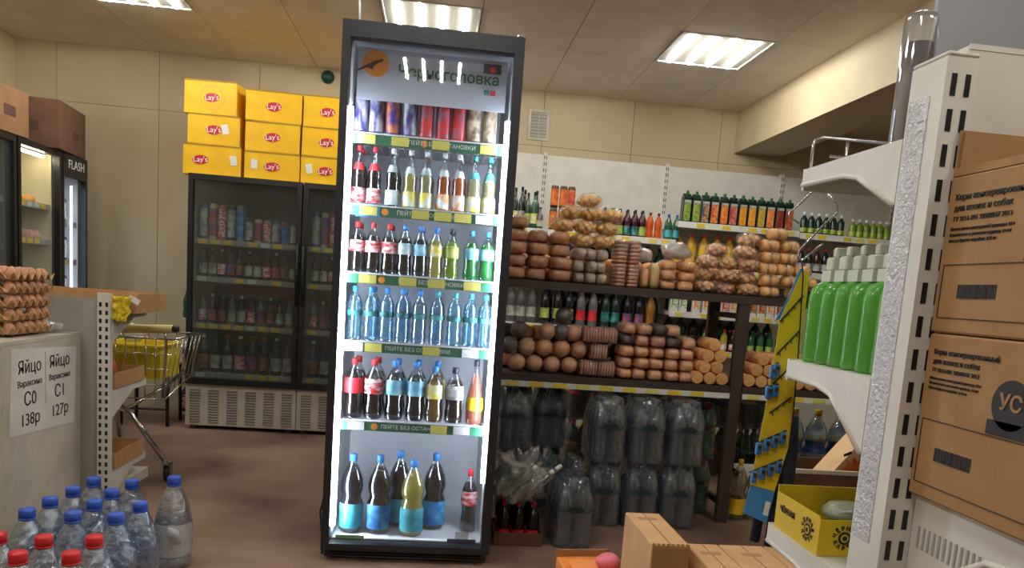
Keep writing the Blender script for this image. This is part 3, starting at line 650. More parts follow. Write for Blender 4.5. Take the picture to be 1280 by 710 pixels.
# price sheet
t = thing('price_sheet', 'white egg price sheet taped to the side panel of the left shelf unit', 'sign', (-1.544, 3.14, .62), 0)
ob('sheet', boxes([(-.0006, .0006, -.25, .25, -.165, .165)]), PAPER, t, (0, 0, 0), (-.06, 0, 0))
for k, (sy, price, cl) in enumerate(((-.125, '138р', 'С0'), (.125, '127р', 'С1'))):
    for s_, sz, dz in (('Яйцо', .070, .10), ('Вараксино', .034, .038), (cl, .075, -.025), (price, .068, -.105)):
        ob('lettering', txt(s_, sz), BLACKPRINT, t, (.0015, sy*.92, dz), (PI/2, 0, PI/2))
ob('divider', boxes([(.0008, .0016, -.0012, .0012, -.06, .15)]), GREYP, t)
# egg trays
PULP = mat('egg tray pulp', (192, 158, 116), .9, rgb2=(174, 140, 102), scale=30, bump=.3, bscale=120, rand=.08)
EGG = mat('brown eggshell', (192, 138, 104), .45, rand=.12)
def tray_mesh():
    n, s = 30, .30; V, Fc = [], []
    for i in range(n+1):
        for j in range(n+1):
            x_, y_ = -s/2+s*i/n, -s/2+s*j/n
            z = .021+.017*math.cos(2*PI*(x_+s/2)/(s/6)+PI)*math.cos(2*PI*(y_+s/2)/(s/6)+PI)*(1 if True else 0)
            e = max(abs(x_), abs(y_)); e = min(max((e-.128)/.016, 0), 1)
            tt = (x_ if abs(y_) > abs(x_) else y_)+s/2
            z = z*(1-e)+(.030+.013*math.cos(2*PI*tt/(s/6)))*e
            V.append((x_, y_, z))
    for i in range(n):
        for j in range(n): a = i*(n+1)+j; Fc.append((a, a+n+1, a+n+2, a+1))
    k = len(V)
    bm = bmesh.new(); vv = [bm.verts.new(v) for v in V]
    for f in Fc: bm.faces.new([vv[i] for i in f])
    r_ = bmesh.ops.extrude_face_region(bm, geom=bm.faces[:])
    for e in r_['geom']:
        if isinstance(e, bmesh.types.BMVert): e.co.z -= .004
    bmesh.ops.recalc_face_normals(bm, faces=bm.faces[:])
    return from_bm('tray', bm)
TR = tray_mesh()
eggm = lathe([(0, 0), (.009, .002), (.016, .008), (.0205, .018), (.021, .026), (.018, .038), (.012, .047), (.005, .052), (0, .053)], 12)
EX, EY, EZ, ES = -1.735, 3.15, .829, .052
TN = ['bottom', 'second', 'third', 'fourth', 'top']
for k in range(5):
    o = ob('egg_tray', TR, PULP, None, (EX+random.uniform(-.004, .004), EY+random.uniform(-.004, .004), EZ+k*ES), (0, 0, (k % 2)*PI/2))
    tag(o, 'grey-brown pulp egg tray, %s of the stack on the left shelf unit' % (TN[k] if k in (0, 4) else TN[k]+' from bottom'), 'egg tray', 'stacked egg trays')
    for i in range(6):
        for j in range(6):
            if k < 4 and not (i == 5 or j == 0): continue
            if random.random() < .06: continue
            e = ob('egg', eggm, EGG, None, (EX-.120+i*.048, EY-.120+j*.048, EZ+k*ES+.008), (random.uniform(-.15, .15), random.uniform(-.15, .15), 0))
            tag(e, 'brown egg in the %s egg tray, %s column, %s row from the front' % (TN[k] if k in (0, 4) else TN[k]+' lowest', ORD[i], ORD[j]), 'egg', 'eggs in the %s tray' % TN[k])
# goods on the far side shelves
def opentray(label, X, Y, z, sx, sy, h, m, rz=0):
    t = thing('cardboard_tray', label, 'tray', (X, Y, z), rz)
    ob('bottom', boxes([(-sx/2, sx/2, -sy/2, sy/2, 0, .004)]), m, t)
    for a in ((-sx/2, sx/2, -sy/2, -sy/2+.005), (-sx/2, sx/2, sy/2-.005, sy/2), (-sx/2, -sx/2+.005, -sy/2+.005, sy/2-.005), (sx/2-.005, sx/2, -sy/2+.005, sy/2-.005)):
        ob('side', boxes([a+(.004, h)]), m, t)
    return t
TANC = mat('orange tan cardboard', (190, 150, 106), .75, rgb2=(180, 139, 95), scale=12)
opentray('tan cardboard tray on the top shelf behind the slotted post', -1.60, 3.68, .9215, .54, .36, .085, TANC)
def crumple(w_, h_, seed):
    n = 14; bm = bmesh.new(); g_ = []
    for j in range(n+1):
        for i in range(n+1):
            u, v = i/n-.5, j/n
            q = mnoise.noise(Vector((u*5, v*5, seed))); e = .85+.3*mnoise.noise(Vector((v*4, seed, 1)))
            g_.append(bm.verts.new((u*w_*e*(.7+.5*v), -.004+.022*q*(1-v*.6), v*h_+.03*(1-v)*mnoise.noise(Vector((u*6, seed, 3))))))
    for j in range(n):
        for i in range(n): a = j*(n+1)+i; bm.faces.new((g_[a], g_[a+1], g_[a+n+2], g_[a+n+1]))
    r_ = bmesh.ops.extrude_face_region(bm, geom=bm.faces[:])
    for v in r_['geom']:
        if isinstance(v, bmesh.types.BMVert): v.co.y += .003
    bmesh.ops.recalc_face_normals(bm, faces=bm.faces[:])
    return from_bm(None, bm)
t = thing('yellow_bag', 'crumpled yellow bag drooping over the tray edge beside the slotted post', 'bag', (-1.40, 3.478, .885), .0)
ob('bag', crumple(.115, .11, 5), mat('yellow foil', (226, 206, 50), .4, rgb2=(206, 178, 30), scale=40, bump=.4, bscale=40), t)
ob('paper_tag', boxes([(-.02, .03, -.001, .001, -.012, .012)]), WTAG, t, (.06, .0, .10), (0, .5, 0))
t = thing('white_bag', 'crumpled clear white bag lying on the counter behind the egg trays', 'bag', (-1.66, 3.30, .829), .2)
ob('bag', blob('bagw', .07, .06, .035, .35, 3, 3, 4, .2), FILMW, t); ob('bag_neck', blob('bagn', .03, .02, .02, .4, 4, 2, 1), FILMW, t, (.07, .03, .005))
opentray('orange cardboard tray on the middle shelf behind the slotted post', -1.64, 3.66, .5765, .44, .34, .07, TANC)
BREADBAG = mat('orange brown bread bag', (190, 112, 60), .4, rgb2=(150, 84, 48), scale=14, bump=.3, bscale=30)
for i, (a, b, sc_) in enumerate(((-1.53, 3.57, 1.0), (-1.715, 3.66, .9))):
    t = thing('bread_bag', '%s bag of brown bread in the middle shelf tray of the egg unit' % ('front' if i == 0 else 'rear'), 'bread', (a, b, .5825), .4*i)
    ob('loaf', blob('bbag', .085*sc_, .07, .075, .2, 2.2, 3, i+3, .2), BREADBAG, t); ob('knot', blob('knot', .02, .02, .02, .3, 4, 1, 1), FILMW, t, (.03, .02, .14))
opentray('tan cardboard tray on the lowest shelf behind the slotted post', -1.64, 3.66, .2015, .44, .34, .075, TANC)
opentray('small cream tray on the base deck of the egg unit', -1.645, 3.64, .1108, .38, .20, .035, mat('cream card', (216, 198, 158), .7))

# ================================================================== WATER JUGS
def jug(label, X, Y, h, capm, tint, rz=0, group='large water jugs on the floor'):
    t = bottle(label, (X, Y, 0), h, .0655, 'jug', PETJ if tint else PETJC, capm, None, (0, 0), WATERB if tint else WATER, .62, group, 'water_jug', 'water jug', n=20)
    ob('neck_ring', lathe([(.022, h*.90), (.026, h*.902), (.026, h*.912), (.022, h*.914)], 16), capm, t)
    return t
BLUEJ = [(-1.108, 2.882, 'far row, right'), (-1.251, 2.892, 'far row, beside the slotted post'), (-1.262, 2.755, 'second of the left column from the far end'), (-1.276, 2.622, 'third of the left column from the far end'), (-1.282, 2.488, 'last of the left column, leftmost'),
         (-1.127, 2.612, 'third of the middle column'), (-1.125, 2.747, 'second of the middle column'), (-1.136, 2.477, 'nearest of the middle column'), (-1.001, 2.476, 'nearest of the right column'), (-.976, 2.610, 'second nearest of the right column')]
for X, Y, d in BLUEJ: jug('blue-capped clear water jug on the floor, %s' % d, X, Y, .33, CAPB, True)
REDJ = [(-1.11, 2.244, 'second row, middle'), (-1.113, 2.111, 'front row, left'), (-.975, 2.259, 'second row, rightmost'), (-.978, 2.123, 'front row, right'), (-1.245, 2.255, 'second row, leftmost'), (-1.245, 2.115, 'front row at the picture edge')]
for X, Y, d in REDJ: jug('red-capped clear water jug in the foreground, %s' % d, X, Y, .33, CAPR, False)
t = jug('lone blue-capped water jug with torn white wrap, right of the others', -.955, 2.885, .35, CAPB, False)
ob('torn_wrap', lathe([(.068, .05), (.070, .08), (.069, .12), (.071, .15), (.068, .175)], 20), FILMW, t)
ob('wrap_scrap', blob('scrap', .03, .02, .05, .5, 4, 2, 5), FILMW, t, (.03, -.05, .08))

# ================================================================== SHOPPING CART
CT = thing('shopping_cart', 'small chrome shopping cart with pale yellow handle, behind the egg shelf unit', 'cart', (0, 0, 0))
def wire(name, pts, r, m, par=CT): return ob(name, tube(pts, r, 8), m, par)
hY = 4.0
wire('handle', [(-1.60, hY, .807), (-1.345, hY, .822)], .022, mat('pale yellow grip', (214, 200, 130), .4))
wire('handle_end', [(-1.70, hY, .80), (-1.601, hY, .806)], .02, BLACK)
wire('handle_end', [(-1.344, hY, .822), (-1.315, hY, .823)], .017, BLACK)
ob('basket_wires', tubes([[(-1.80+i*.05, 4.06+.0, .44+i*.0), (-1.80+i*.05+.012, 4.03, .76)] for i in range(9)] +
   [[(-1.40-.0, 4.06+j*.07, .46+j*.012), (-1.35, 4.03+j*.075, .76)] for j in range(7)] +
   [[(-1.80+i*.05, 4.5, .52), (-1.80+i*.052, 4.5, .76)] for i in range(9)] +
   [[(-1.80, 4.06, .44+q*.08), (-1.40+q*.012, 4.05, .44+q*.08)] for q in range(4)], .0028), CHROME, CT)
ob('basket_rim', tube([(-1.81, 4.03, .76), (-1.35, 4.03, .765), (-1.35, 4.5, .765), (-1.81, 4.5, .76)], .006, 6, True), CHROME, CT)
ob('basket_floor', tube([(-1.80, 4.06, .44), (-1.40, 4.06, .44), (-1.40, 4.5, .52), (-1.80, 4.5, .52)], .005, 6, True), CHROME, CT)
for xx in (-1.38, -1.72): wire('handle_stay', [(xx, hY, .815), (xx-.01, 4.04, .70), (xx-.03, 4.06, .45)], .008, CHROME)
wire('chassis', [(-1.78, 4.10, .40), (-1.60, 4.06, .375), (-1.565, 4.05, .355), (-1.385, 4.055, .10)], .014, CHROME)
wire('chassis', [(-1.78, 4.10, .40), (-1.80, 4.3, .40), (-1.80, 4.45, .30), (-1.80, 4.5, .10)], .014, CHROME)
wire('chassis', [(-1.60, 4.06, .375), (-1.50, 4.3, .46), (-1.46, 4.48, .52)], .010, CHROME)
wire('chassis', [(-1.80, 4.10, .40), (-1.80, 4.07, .44)], .012, CHROME)
for X, Y in ((-1.378, 4.055), (-1.80, 4.505)):
    c = ob('caster', boxes([(-.018, -.013, -.02, .02, .03, .10), (.013, .018, -.02, .02, .03, .10), (-.018, .018, -.02, .02, .095, .105)]), CHROME, CT, (X, Y, 0))
    ob('wheel', lathe([(0, -.012), (.03, -.012), (.042, -.008), (.042, .008), (.03, .012), (0, .012)], 16), BLACK, c, (0, 0, .042), (0, PI/2, 0))
t = thing('yellow_basket', 'bright yellow plastic basket lying in the shopping cart', 'basket', (-1.60, 4.28, .535))
YP = mat('yellow plastic', (230, 206, 50), .4)
ob('shell', boxes([(-.15, .15, -.15, -.14, 0, .17), (-.15, .15, .14, .15, 0, .17), (-.15, -.14, -.14, .14, 0, .17), (.14, .15, -.14, .14, 0, .17), (-.14, .14, -.14, .14, 0, .01)]), YP, t)
for i in range(12): ob('rib', boxes([(-.004, .004, -.156, -.150, .01, .165)]), YP, t, (-.137+i*.025, 0, 0))
ob('rim', boxes([(-.16, .16, -.16, -.14, .17, .182), (-.16, .16, .14, .16, .17, .182), (-.16, -.14, -.14, .14, .17, .182), (.14, .16, -.14, .14, .17, .182)]), YP, t)
o = ob('plastic_bag', blob('cartbag', .06, .05, .05, .35, 3, 3, 9), FILMW, None, (-1.62, 4.22, .72)); tag(o, 'crumpled white bag lying on the yellow basket in the cart', 'bag')
# stand beside the cooler
st = thing('low_stand', 'low stand with black tube legs beside the back cooler', 'stand', (-2.0, 5.60, 0))
ob('top', bbox(-.20, .16, -.16, .16, .43, .45, .006), mat('cream stand top', (196, 184, 150), .6), st)
for sx, sy in ((-.17, -.13), (.13, -.13), (-.17, .13), (.13, .13)): ob('leg', tube([(sx, sy, .43), (sx*1.06, sy*1.06, 0)], .013), BLACK, st)
ob('rail', tube([(-.17, -.13, .12), (.13, -.13, .12)], .008), BLACK, st)
sh = thing('side_shelf', 'narrow white side shelf between the stand and the cooler', 'shelf', (-1.83, 6.0, 0))
for z in (.02, .32, .74): ob('board', boxes([(-.08, .08, -.15, .15, z, z+.02)]), OFFW, sh)
for sx in (-.075, .075): ob('side', boxes([(sx-.005, sx+.005, .13, .15, 0, .76)]), OFFW, sh)
for i in range(3): bottle('green plastic bottle on the side shelf, %s of three' % ('left', 'middle', 'right')[i], (-1.885+i*.055, 5.9, .76), .20, .025, 'pet', GREENGLASS, CAPG, None, group='green bottles on the side shelf', n=10)
for i in range(2):
    bottle('dark jar with red and white label on the side shelf, %s one' % ('left', 'right')[i], (-1.875+i*.085, 5.9, .34), .24, .036, 'juice', BROWNB, CAPW, LREDW, (.1, .6), group='dark jars on the side shelf', n=12)
    bottle('dark jar on the low board of the side shelf, %s one' % ('left', 'right')[i], (-1.875+i*.085, 5.9, .04), .22, .036, 'juice', BROWNB, CAPW, LREDW, (.1, .6), group='dark jars on the side shelf', n=12)

# ================================================================== WHITE WALL SHELVING (back right)
WY0, WY1 = 5.70, 6.12
BAYS = [(-.20, .80), (.80, 1.81), (1.81, 2.80), (2.80, 3.80)]
LEV = [(1.62, 1.27, .905, .16), (1.62, 1.27, .905, .16), (1.765, 1.42, 1.075, .78, .16), (1.755, 1.45, .80, .16)]
BN = ['bay partly behind the bright fridge', 'bay behind the bread pile', 'bay with the tall juice row', 'bay seen past the slotted shelf end']
BSH = ['first wall bay', 'second wall bay', 'third wall bay', 'fourth wall bay']
for (a, b), lev, nm in zip(BAYS, LEV, BN):
    t = thing('wall_shelving', 'white metal wall shelving, %s' % nm, 'shelf unit', ((a+b)/2, 0, 0), 0, 'white wall shelving bays')
    h = (b-a)/2
    for q in range(3): ob('back_panel', boxes([(-h+.016, h-.016, WY1-.004, WY1, .08+q*.722, .08+(q+1)*.722-.003)]), WHITEP, t)
    for s_ in (-1, 1):
        u = ob('upright', boxes([(s_*(h-.008)-.008, s_*(h-.008)+.0075, WY1-.012, WY1+.04, 0, 2.262)]), WHITEP, t)
        for k in range(8): ob('slot', boxes([(-.003, .003, -.0008, .0008, -.014, .014)]), BLACK, u, (s_*(h-.008), WY1-.0125, 2.22-k*.05))
    for z in lev:
        s = ob('shelf', boxes([(-h+.003, h-.003, WY0, WY1-.013, z-.03, z)]), WHITEP, t)
        ob('price_rail', boxes([(-h+.003, h-.003, WY0-.006, WY0-.0005, z-.042, z+.004)]), WTAG, s)
        for q in range(9):
            if random.random() < .8: ob('price_tag', boxes([(-.033, .033, -.001, .001, -.015, .015)]), YTAG2 if random.random() < .7 else YTAG, s, (-h+.08+q*(2*h-.16)/8, WY0-.0075, z-.019))
    ob('plinth', boxes([(-h+.003, h-.003, WY0+.03, WY0+.04, 0, .128)]), OFFW, t)
def wx(p, py, Y=5.78): return at(p, py, Y=Y).x
WYI = 5.775
GRP = 'drinks on the wall shelving'
# top level, first bay: beer cans and bottles
for i, p in enumerate((634, 643, 651, 659, 667, 675)):
    m = (BLACKB, DKGREEN, BLACKB, DKGREEN, GREENGLASS, GREYB)[i]; hgt = (.31, .30, .31, .27, .28, .17)[i]
    bottle('dark beer bottle, %s of six on the top shelf beside the bright fridge' % ORD[i], (wx(p, 270), WYI, 1.62), hgt, .0245, 'beer', m, CAPK, (LPALE, LYW, LPALE, LLIME, LYW, LPALE)[i], (.15, .42), group=GRP, n=10)
for i, p in enumerate((640, 656, 671)):
    bottle('second-row dark beer bottle, %s of three on the top shelf beside the bright fridge' % ORD[i], (wx(p, 270), WYI+.08, 1.62), .30, .0245, 'beer', (DKGREEN, BLACKB, DKGREEN)[i], CAPK, LPALE, (.15, .42), group=GRP, n=10)
ORC = mat('dark can', (58, 48, 36), .35); ORB = lab('orange fruit print', (226, 130, 36), (200, 80, 30), 26); RDB = lab('red fruit print', (190, 50, 36), (220, 120, 60), 26)
for r_ in range(2):
    for i, p in enumerate((692, 703, 713)):
        can('tall can with %s print, %s of the %s layer on the top wall shelf' % ('orange' if i < 2 else 'red', ('left', 'middle', 'right')[i], ('lower', 'upper')[r_]), (wx(p, 260), WYI, 1.62+r_*.172), .17, .0295, ORC, ORB if i < 2 else RDB, GRP, n=12, bz=(.12, .84))
for i, p in enumerate((735, 743, 750)):
    bottle('small grey bottle, %s of three behind the yellow biscuit bags' % ('left', 'middle', 'right')[i], (wx(p, 270), WYI, 1.62), .17, .0225, 'pet', GREYB, CAPK, None, group=GRP, n=10)
BERRY = mat('berry drink', (70, 28, 44), .25, rand=.2)
for i, p in enumerate((756, 765.5, 775, 784.5, 794, 803.5)):
    bottle('berry drink bottle with %s label, %s of six on the top wall shelf' % ('lime' if i < 4 else 'green', ORD[i]), (wx(p, 270), WYI, 1.62), .21, .029, 'pet', GREYB if i == 0 else BERRY, CAPK, (LLIME, LLIME, LLIME, LGRN, LGRN, LLIME)[i], (.08, .4), group=GRP, n=12)
    bottle('second-row berry drink bottle, behind the %s of six on the top wall shelf' % ORD[i], (wx(p+2, 270), WYI+.08, 1.62), .21, .029, 'pet', BERRY, CAPK, None, group=GRP, n=10)
for i, p in enumerate((813, 823.5)):
    bottle('orange drink bottle, %s of two on the top wall shelf' % ('left', 'right')[i], (wx(p, 270), WYI, 1.62), .20, .029, 'pet', ORANGED, CAPK, None, group=GRP, n=12)
    bottle('green drink bottle, %s of two at the bay edge on the top wall shelf' % ('left', 'right')[i], (wx(p+23, 272), WYI, 1.62), .20, .029, 'pet', GREENGLASS, CAPB, LTEAL, (.12, .4), group=GRP, n=12)
# tall juice bottles, third bay
FRUIT = [((150, 170, 70), (96, 130, 50), 'green apple'), ((170, 186, 80), (110, 140, 60), 'pale apple'), ((70, 66, 110), (190, 150, 80), 'blueberry'), ((196, 60, 56), (226, 150, 70), 'red berry'), ((240, 160, 60), (220, 100, 50), 'orange'), ((176, 44, 70), (210, 130, 120), 'cherry'),
         ((240, 170, 60), (232, 140, 40), 'orange'), ((240, 180, 70), (228, 140, 44), 'apricot'), ((232, 176, 80), (170, 160, 70), 'pear'), ((240, 160, 90), (226, 110, 60), 'peach'), ((170, 70, 50), (120, 40, 40), 'plum'), ((150, 50, 44), (200, 110, 70), 'grape')]
for i in range(12):
    p = 857+i*11.7
    t = thing('juice_carton', 'tall dark green juice carton with %s picture, %s of the upper juice row' % (FRUIT[i][2], ORD[i]), 'juice carton', (wx(p, 262, 5.77), 5.77, 1.7655), random.uniform(-.06, .06), 'tall juice cartons on the wall shelf')
    ob('body', bbox(-.032, .032, -.034, .034, 0, .185, .006, 1), DKGREEN, t)
    ob('gable', prism([(-.034, .185), (.034, .185), (.006, .222), (-.006, .222)], .06, 'x'), DKGREEN, t)
    ob('picture', boxes([(-.027, .027, -.0352, -.0342, .015, .15)]), lab('fruit %d' % i, FRUIT[i][0], FRUIT[i][1], 40), t)
    ob('banner', boxes([(-.027, .027, -.0352, -.0342, .152, .172)]), LPALE, t)
    ob('cap', lathe([(0, .2), (.012, .2), (.012, .236), (.008, .245), (0, .245)], 10), CAPG, t, (0, -.012, 0))
    if i % 2 == 0:
        t2 = thing('juice_carton', 'second-row dark green juice carton, behind the %s of the upper juice row' % ORD[i], 'juice carton', (wx(p+4, 262, 5.77)+.01, 5.86, 1.7655), 0, 'tall juice cartons on the wall shelf')
        ob('body', bbox(-.032, .032, -.034, .034, 0, .185, .006, 1), DKGREEN, t2); ob('gable', prism([(-.034, .185), (.034, .185), (.006, .222), (-.006, .222)], .06, 'x'), DKGREEN, t2)
        ob('cap', lathe([(0, .2), (.012, .2), (.012, .25), (.008, .26), (0, .26)], 10), CAPG, t2)
# fourth bay
for i in range(6):
    X = 2.86+i*.062
    bottle('dark green bottle with white cap, %s of six past the slotted shelf end' % ORD[i], (X, WYI, 1.755), .17, .028, 'juice', DKGREEN, CAPW, LLIME, (.1, .3), group=GRP, n=10)
for i in range(6):
    bottle('lime green bottle with white cap, %s of six past the slotted shelf end' % ORD[i], (3.27+i*.058, WYI, 1.755), .15, .027, 'juice', mat('lime bottle', (120, 150, 50), .3, rand=.15), CAPW, LLIME, (.1, .35), group=GRP, n=10)
for i in range(3):
    bottle('dark red bottle, %s of three past the slotted shelf end' % ORD[i], (3.64+i*.062, WYI, 1.755), .16, .029, 'juice', REDB, CAPR, LBRN, (.1, .4), group=GRP, n=10)
for i in range(13):
    bottle('dark bottle with red cap, %s of the row behind the green detergent' % ORD[i], (2.87+i*.068, WYI, 1.45), .20, .03, 'pet', (BROWNB, BLACKB)[i % 2], CAPR, LPALE, (.12, .4), group=GRP, n=10)
# second level: big bottles behind the lower bread shelf
kinds2 = [(GREYB, CAPW, LPALE, 'grey')]*3+[(BLACKB, CAPK, LLIME, 'black lime-labelled')]*3+[(GREYB, CAPW, LRED, 'clear red-labelled')]*2+[(DKGREEN, CAPG, LGRN, 'dark green')]*2+[(BLACKB, CAPK, LMUL, 'black red-labelled')]*2+[(GOLDB, CAPY, None, 'golden')]
for i, p in enumerate((638, 650, 664, 681, 697, 711, 726, 741, 757, 769, 784, 799, 813)):
    b_, c_, l_, d_ = kinds2[i]
    bottle('%s soft drink bottle, %s of thirteen on the middle wall shelf' % (d_, ORD[i]), (wx(p, 385), WYI, .905), .30, .0375, 'pet', b_, c_, l_, (.16, .42), group=GRP, n=12)
def juicebox(label, X, Y, z, m, group='juice boxes on the lower wall shelf'):
    t = carton('juice_box', label, 'juice box', (X, Y, z), .062, .05, .125, PAPER, random.uniform(-.04, .04), group)
    ob('picture', boxes([(-.025, .025, -.0262, -.0252, .03, .11)]), m, t); ob('cap', lathe([(0, .12), (.009, .12), (.009, .138), (0, .138)], 8), CAPW, t, (.012, 0, 0))
JB = [lab('apple print', (120, 170, 60), (230, 232, 220), 50), lab('orange fruit print two', (232, 140, 50), (228, 216, 190), 50), lab('tomato print', (196, 50, 40), (230, 190, 160), 50), lab('plum print', (120, 60, 50), (220, 150, 90), 50)]
for i, p in enumerate((840, 851, 868, 880, 892, 903, 914, 938, 949, 960, 971, 982)):
    k = (0, 0, 1, 1, 2, 2, 1, 3, 3, 1, 3, 1)[i]
    juicebox('white juice box with %s picture, %s of the lower juice row' % (('green apple', 'orange', 'tomato', 'plum')[k], ORD[i]), wx(p, 382), WYI-.03, 1.075, JB[k])
for i in range(9):
    X = wx(882+i*11.5, 418)
    bottle('small %s bottle, %s in the row under the juice boxes' % ('yellow' if i in (0, 2) else 'dark' if i < 4 else 'green', ORD[i]), (X, WYI, .78), .18, .028, 'juice', (YELLOWD if i in (0, 2) else BROWNB if i < 4 else GREENGLASS), CAPR if i < 4 else CAPG, LLIME if i > 3 else LORG, (.1, .35), group=GRP, n=10)
for i in range(5):
    bottle('yellow juice bottle with red cap, %s of five under the tall juice row' % ORD[i], (1.87+i*.105, WYI+.05, 1.42), .27, .043, 'pet', mat('yellow juice', (226, 176, 60), .3, rand=.1), CAPR, LYEL, (.3, .6), group=GRP, n=12)
for i in range(4):  # dark bottles added to deepen the shade under the juice row
    bottle('added dark bottle standing in for shade, %s of four under the tall juice row' % ORD[i], (2.40+i*.1, WYI+.05, 1.42), .27, .043, 'pet', BROWNB, CAPR, LBRN, (.3, .6), group=GRP, n=12)
for i in range(9):  # dark bottles added to stand in for the shade between the shelves
    bottle('added dark bottle for shelf shade, %s of nine behind the bread pile' % ORD[i], (.87+i*.108, WYI+.06, 1.27), .29, .046, 'pet', (BROWNB, BLACKB, DKGREEN)[i % 3], CAPK, (LBRN, LPALE, LGRN)[i % 3], (.2, .45), group=GRP, n=12)
    bottle('added second-row dark bottle for shade, %s of nine on the middle wall shelf' % ORD[i], (.87+i*.108, WYI+.12, .905), .31, .046, 'pet', (BLACKB, BROWNB, BLACKB)[i % 3], CAPK, None, group=GRP, n=10)
    bottle('added second-row dark bottle for shade, %s of nine on the shelf under the juice boxes' % ORD[i], (1.88+i*.105, WYI+.13, .78), .26, .045, 'pet', (BLACKB, DKGREEN, BROWNB)[i % 3], CAPK, None, group=GRP, n=10)
    bottle('added second-row dark bottle for shade, %s of nine behind the white juice boxes' % ORD[i], (1.88+i*.105, WYI+.13, 1.075), .29, .045, 'pet', (BLACKB, BROWNB, DKGREEN)[i % 3], CAPK, None, group=GRP, n=10)
for i in range(4):  # added like the rows above, dark fill for the shaded gap
    bottle('added dark bottle for shelf shade, %s of four next to the bright fridge' % ORD[i], (.36+i*.108, WYI+.06, 1.27), .29, .046, 'pet', (BROWNB, BLACKB)[i % 2], CAPK, LBRN, (.2, .45), group=GRP, n=12)
# bottom level: big dark bottles behind the water packs
for i in range(28):
    X = -.05+i*.100
    k = i % 7
    bottle('large %s bottle, %s along the bottom wall shelf' % (('black', 'brown', 'black', 'teal-labelled', 'brown', 'red-labelled', 'green')[k], ORD[i]), (X, WYI+.02, .16), .33, .045, 'pet', (BLACKB, BROWNB, BLACKB, BLACKB, BROWNB, BLACKB, DKGREEN)[k],
           (CAPK, CAPR, CAPW, CAPB, CAPR, CAPR, CAPG)[k], (LPALE, LBRN, None, LTEAL, LBRN, LRED, LGRN)[k], (.2, .45), group=GRP, n=10)

# ================================================================== BREAD RACK
RM = mat('dark brown rack steel', (66, 54, 48), .5, rgb2=(58, 47, 42), scale=9)
RY0, RY1 = 3.70, 4.16
rk = thing('bread_rack', 'dark brown metal bread rack with two loaded shelves', 'rack', (0, 0, 0))
for X in (.31, 1.575, 2.62):
    ob('post', boxes([(X-.03, X+.03, RY0+.005, RY0+.04, 0, 1.165), ]), RM, rk)
    ob('post', boxes([(X-.03, X+.03, RY1-.04, RY1-.005, 0, 1.165)]), RM, rk)
    for z in (.10,): ob('side_rail', boxes([(X-.012, X+.012, RY0+.04, RY1-.04, z-.015, z+.015)]), RM, rk)
    for z in (.62, 1.1): ob('side_rail', boxes([(X-.012, X+.012, RY0+.04, RY1-.04, z-.015, z+.015)]), RM, rk)
sT = ob('shelf', boxes([(.28, 2.65, RY0, RY1, 1.165, 1.205), (.28, 2.65, RY1-.012, RY1, 1.205, 1.27)]), RM, rk)
for a, b in ((.345, 1.54), (1.61, 2.585)):
    s = ob('shelf', boxes([(a, b, RY0+.002, RY1-.002, .70, .735)]), RM, rk)
    ob('price_rail', boxes([(a, b, RY0-.006, RY0+.001, .672, .699)]), WTAG, s)
    n = int((b-a)/.12)
    for q in range(n): ob('price_tag', boxes([(-.035, .035, -.001, .001, -.011, .011)]), YTAG2 if q % 3 else YTAG, s, (a+.06+q*.12, RY0-.0075, .686))
def superell(sx, sy, sz, p=.5, amp=0, seed=0, nu=14, nv=9, dome=0):
    key = ('sell', sx, sy, sz, p, amp, seed, nu, nv, dome)
    if key in MESH: return MESH[key]
    sg = lambda v: math.copysign(abs(v)**p, v)
    V = [(0, 0, -sz/2)]; Fc = []
    for j in range(1, nv):
        ph = -PI/2+PI*j/nv
        for i in range(nu):
            th = 2*PI*i/nu; c = Vector((sg(math.cos(ph))*sg(math.cos(th))*sx/2, sg(math.cos(ph))*sg(math.sin(th))*sy/2, sg(math.sin(ph))*sz/2))
            if amp: c = c*(1+amp*mnoise.noise(c*24+Vector((seed*5.3, seed, 0))))
            if dome and c.z > 0: c.z *= 1+dome*(math.cos(c.x/sx*PI)*math.cos(c.y/sy*PI)-.5)
            V.append(tuple(c))
    V.append((0, 0, sz/2)); L_ = len(V)-1
    for i in range(nu): Fc.append((0, 1+(i+1) % nu, 1+i)); Fc.append((L_, 1+(nv-2)*nu+i, 1+(nv-2)*nu+(i+1) % nu))
    for j in range(nv-2):
        for i in range(nu):
            a, b = 1+j*nu+i, 1+j*nu+(i+1) % nu; Fc.append((a, b, b+nu, a+nu))
    zm = min(v[2] for v in V); V = [(x_, y_, z-zm) for x_, y_, z in V]
    return me_new(key, V, Fc, True)
CR = lambda n, a, b, r=.12: mat(n, a, .65, rgb2=b, scale=22, bump=.15, bscale=60, rand=r)
BR1 = CR('brown tin loaf crust', (232, 176, 138), (206, 144, 106)); BR2 = CR('dark rye crust', (84, 62, 54), (64, 48, 42)); BR3 = CR('orange brown crust', (240, 180, 126), (216, 148, 100)); BR4 = CR('golden roll', (238, 186, 122), (220, 162, 100))
BR5 = CR('pale biscuit', (255, 208, 132), (242, 180, 100)); BR6 = CR('speckled biscuit', (238, 188, 142), (204, 148, 108)); WRAP = CR('grey wrapped wafer', (218, 198, 178), (184, 160, 140)); ROLLE = CR('cut cylinder roll end', (216, 168, 108), (200, 148, 90))
SLICE = CR('sliced bread', (222, 166, 134), (186, 132, 106)); PALEB = CR('pale yellow loaf', (220, 190, 126), (206, 172, 106))
LOAF = lambda sx, sz, seed=0: superell(sx, .20, sz, .55, .12, seed, 14, 8, .25)
GB = 'bread on the rack'
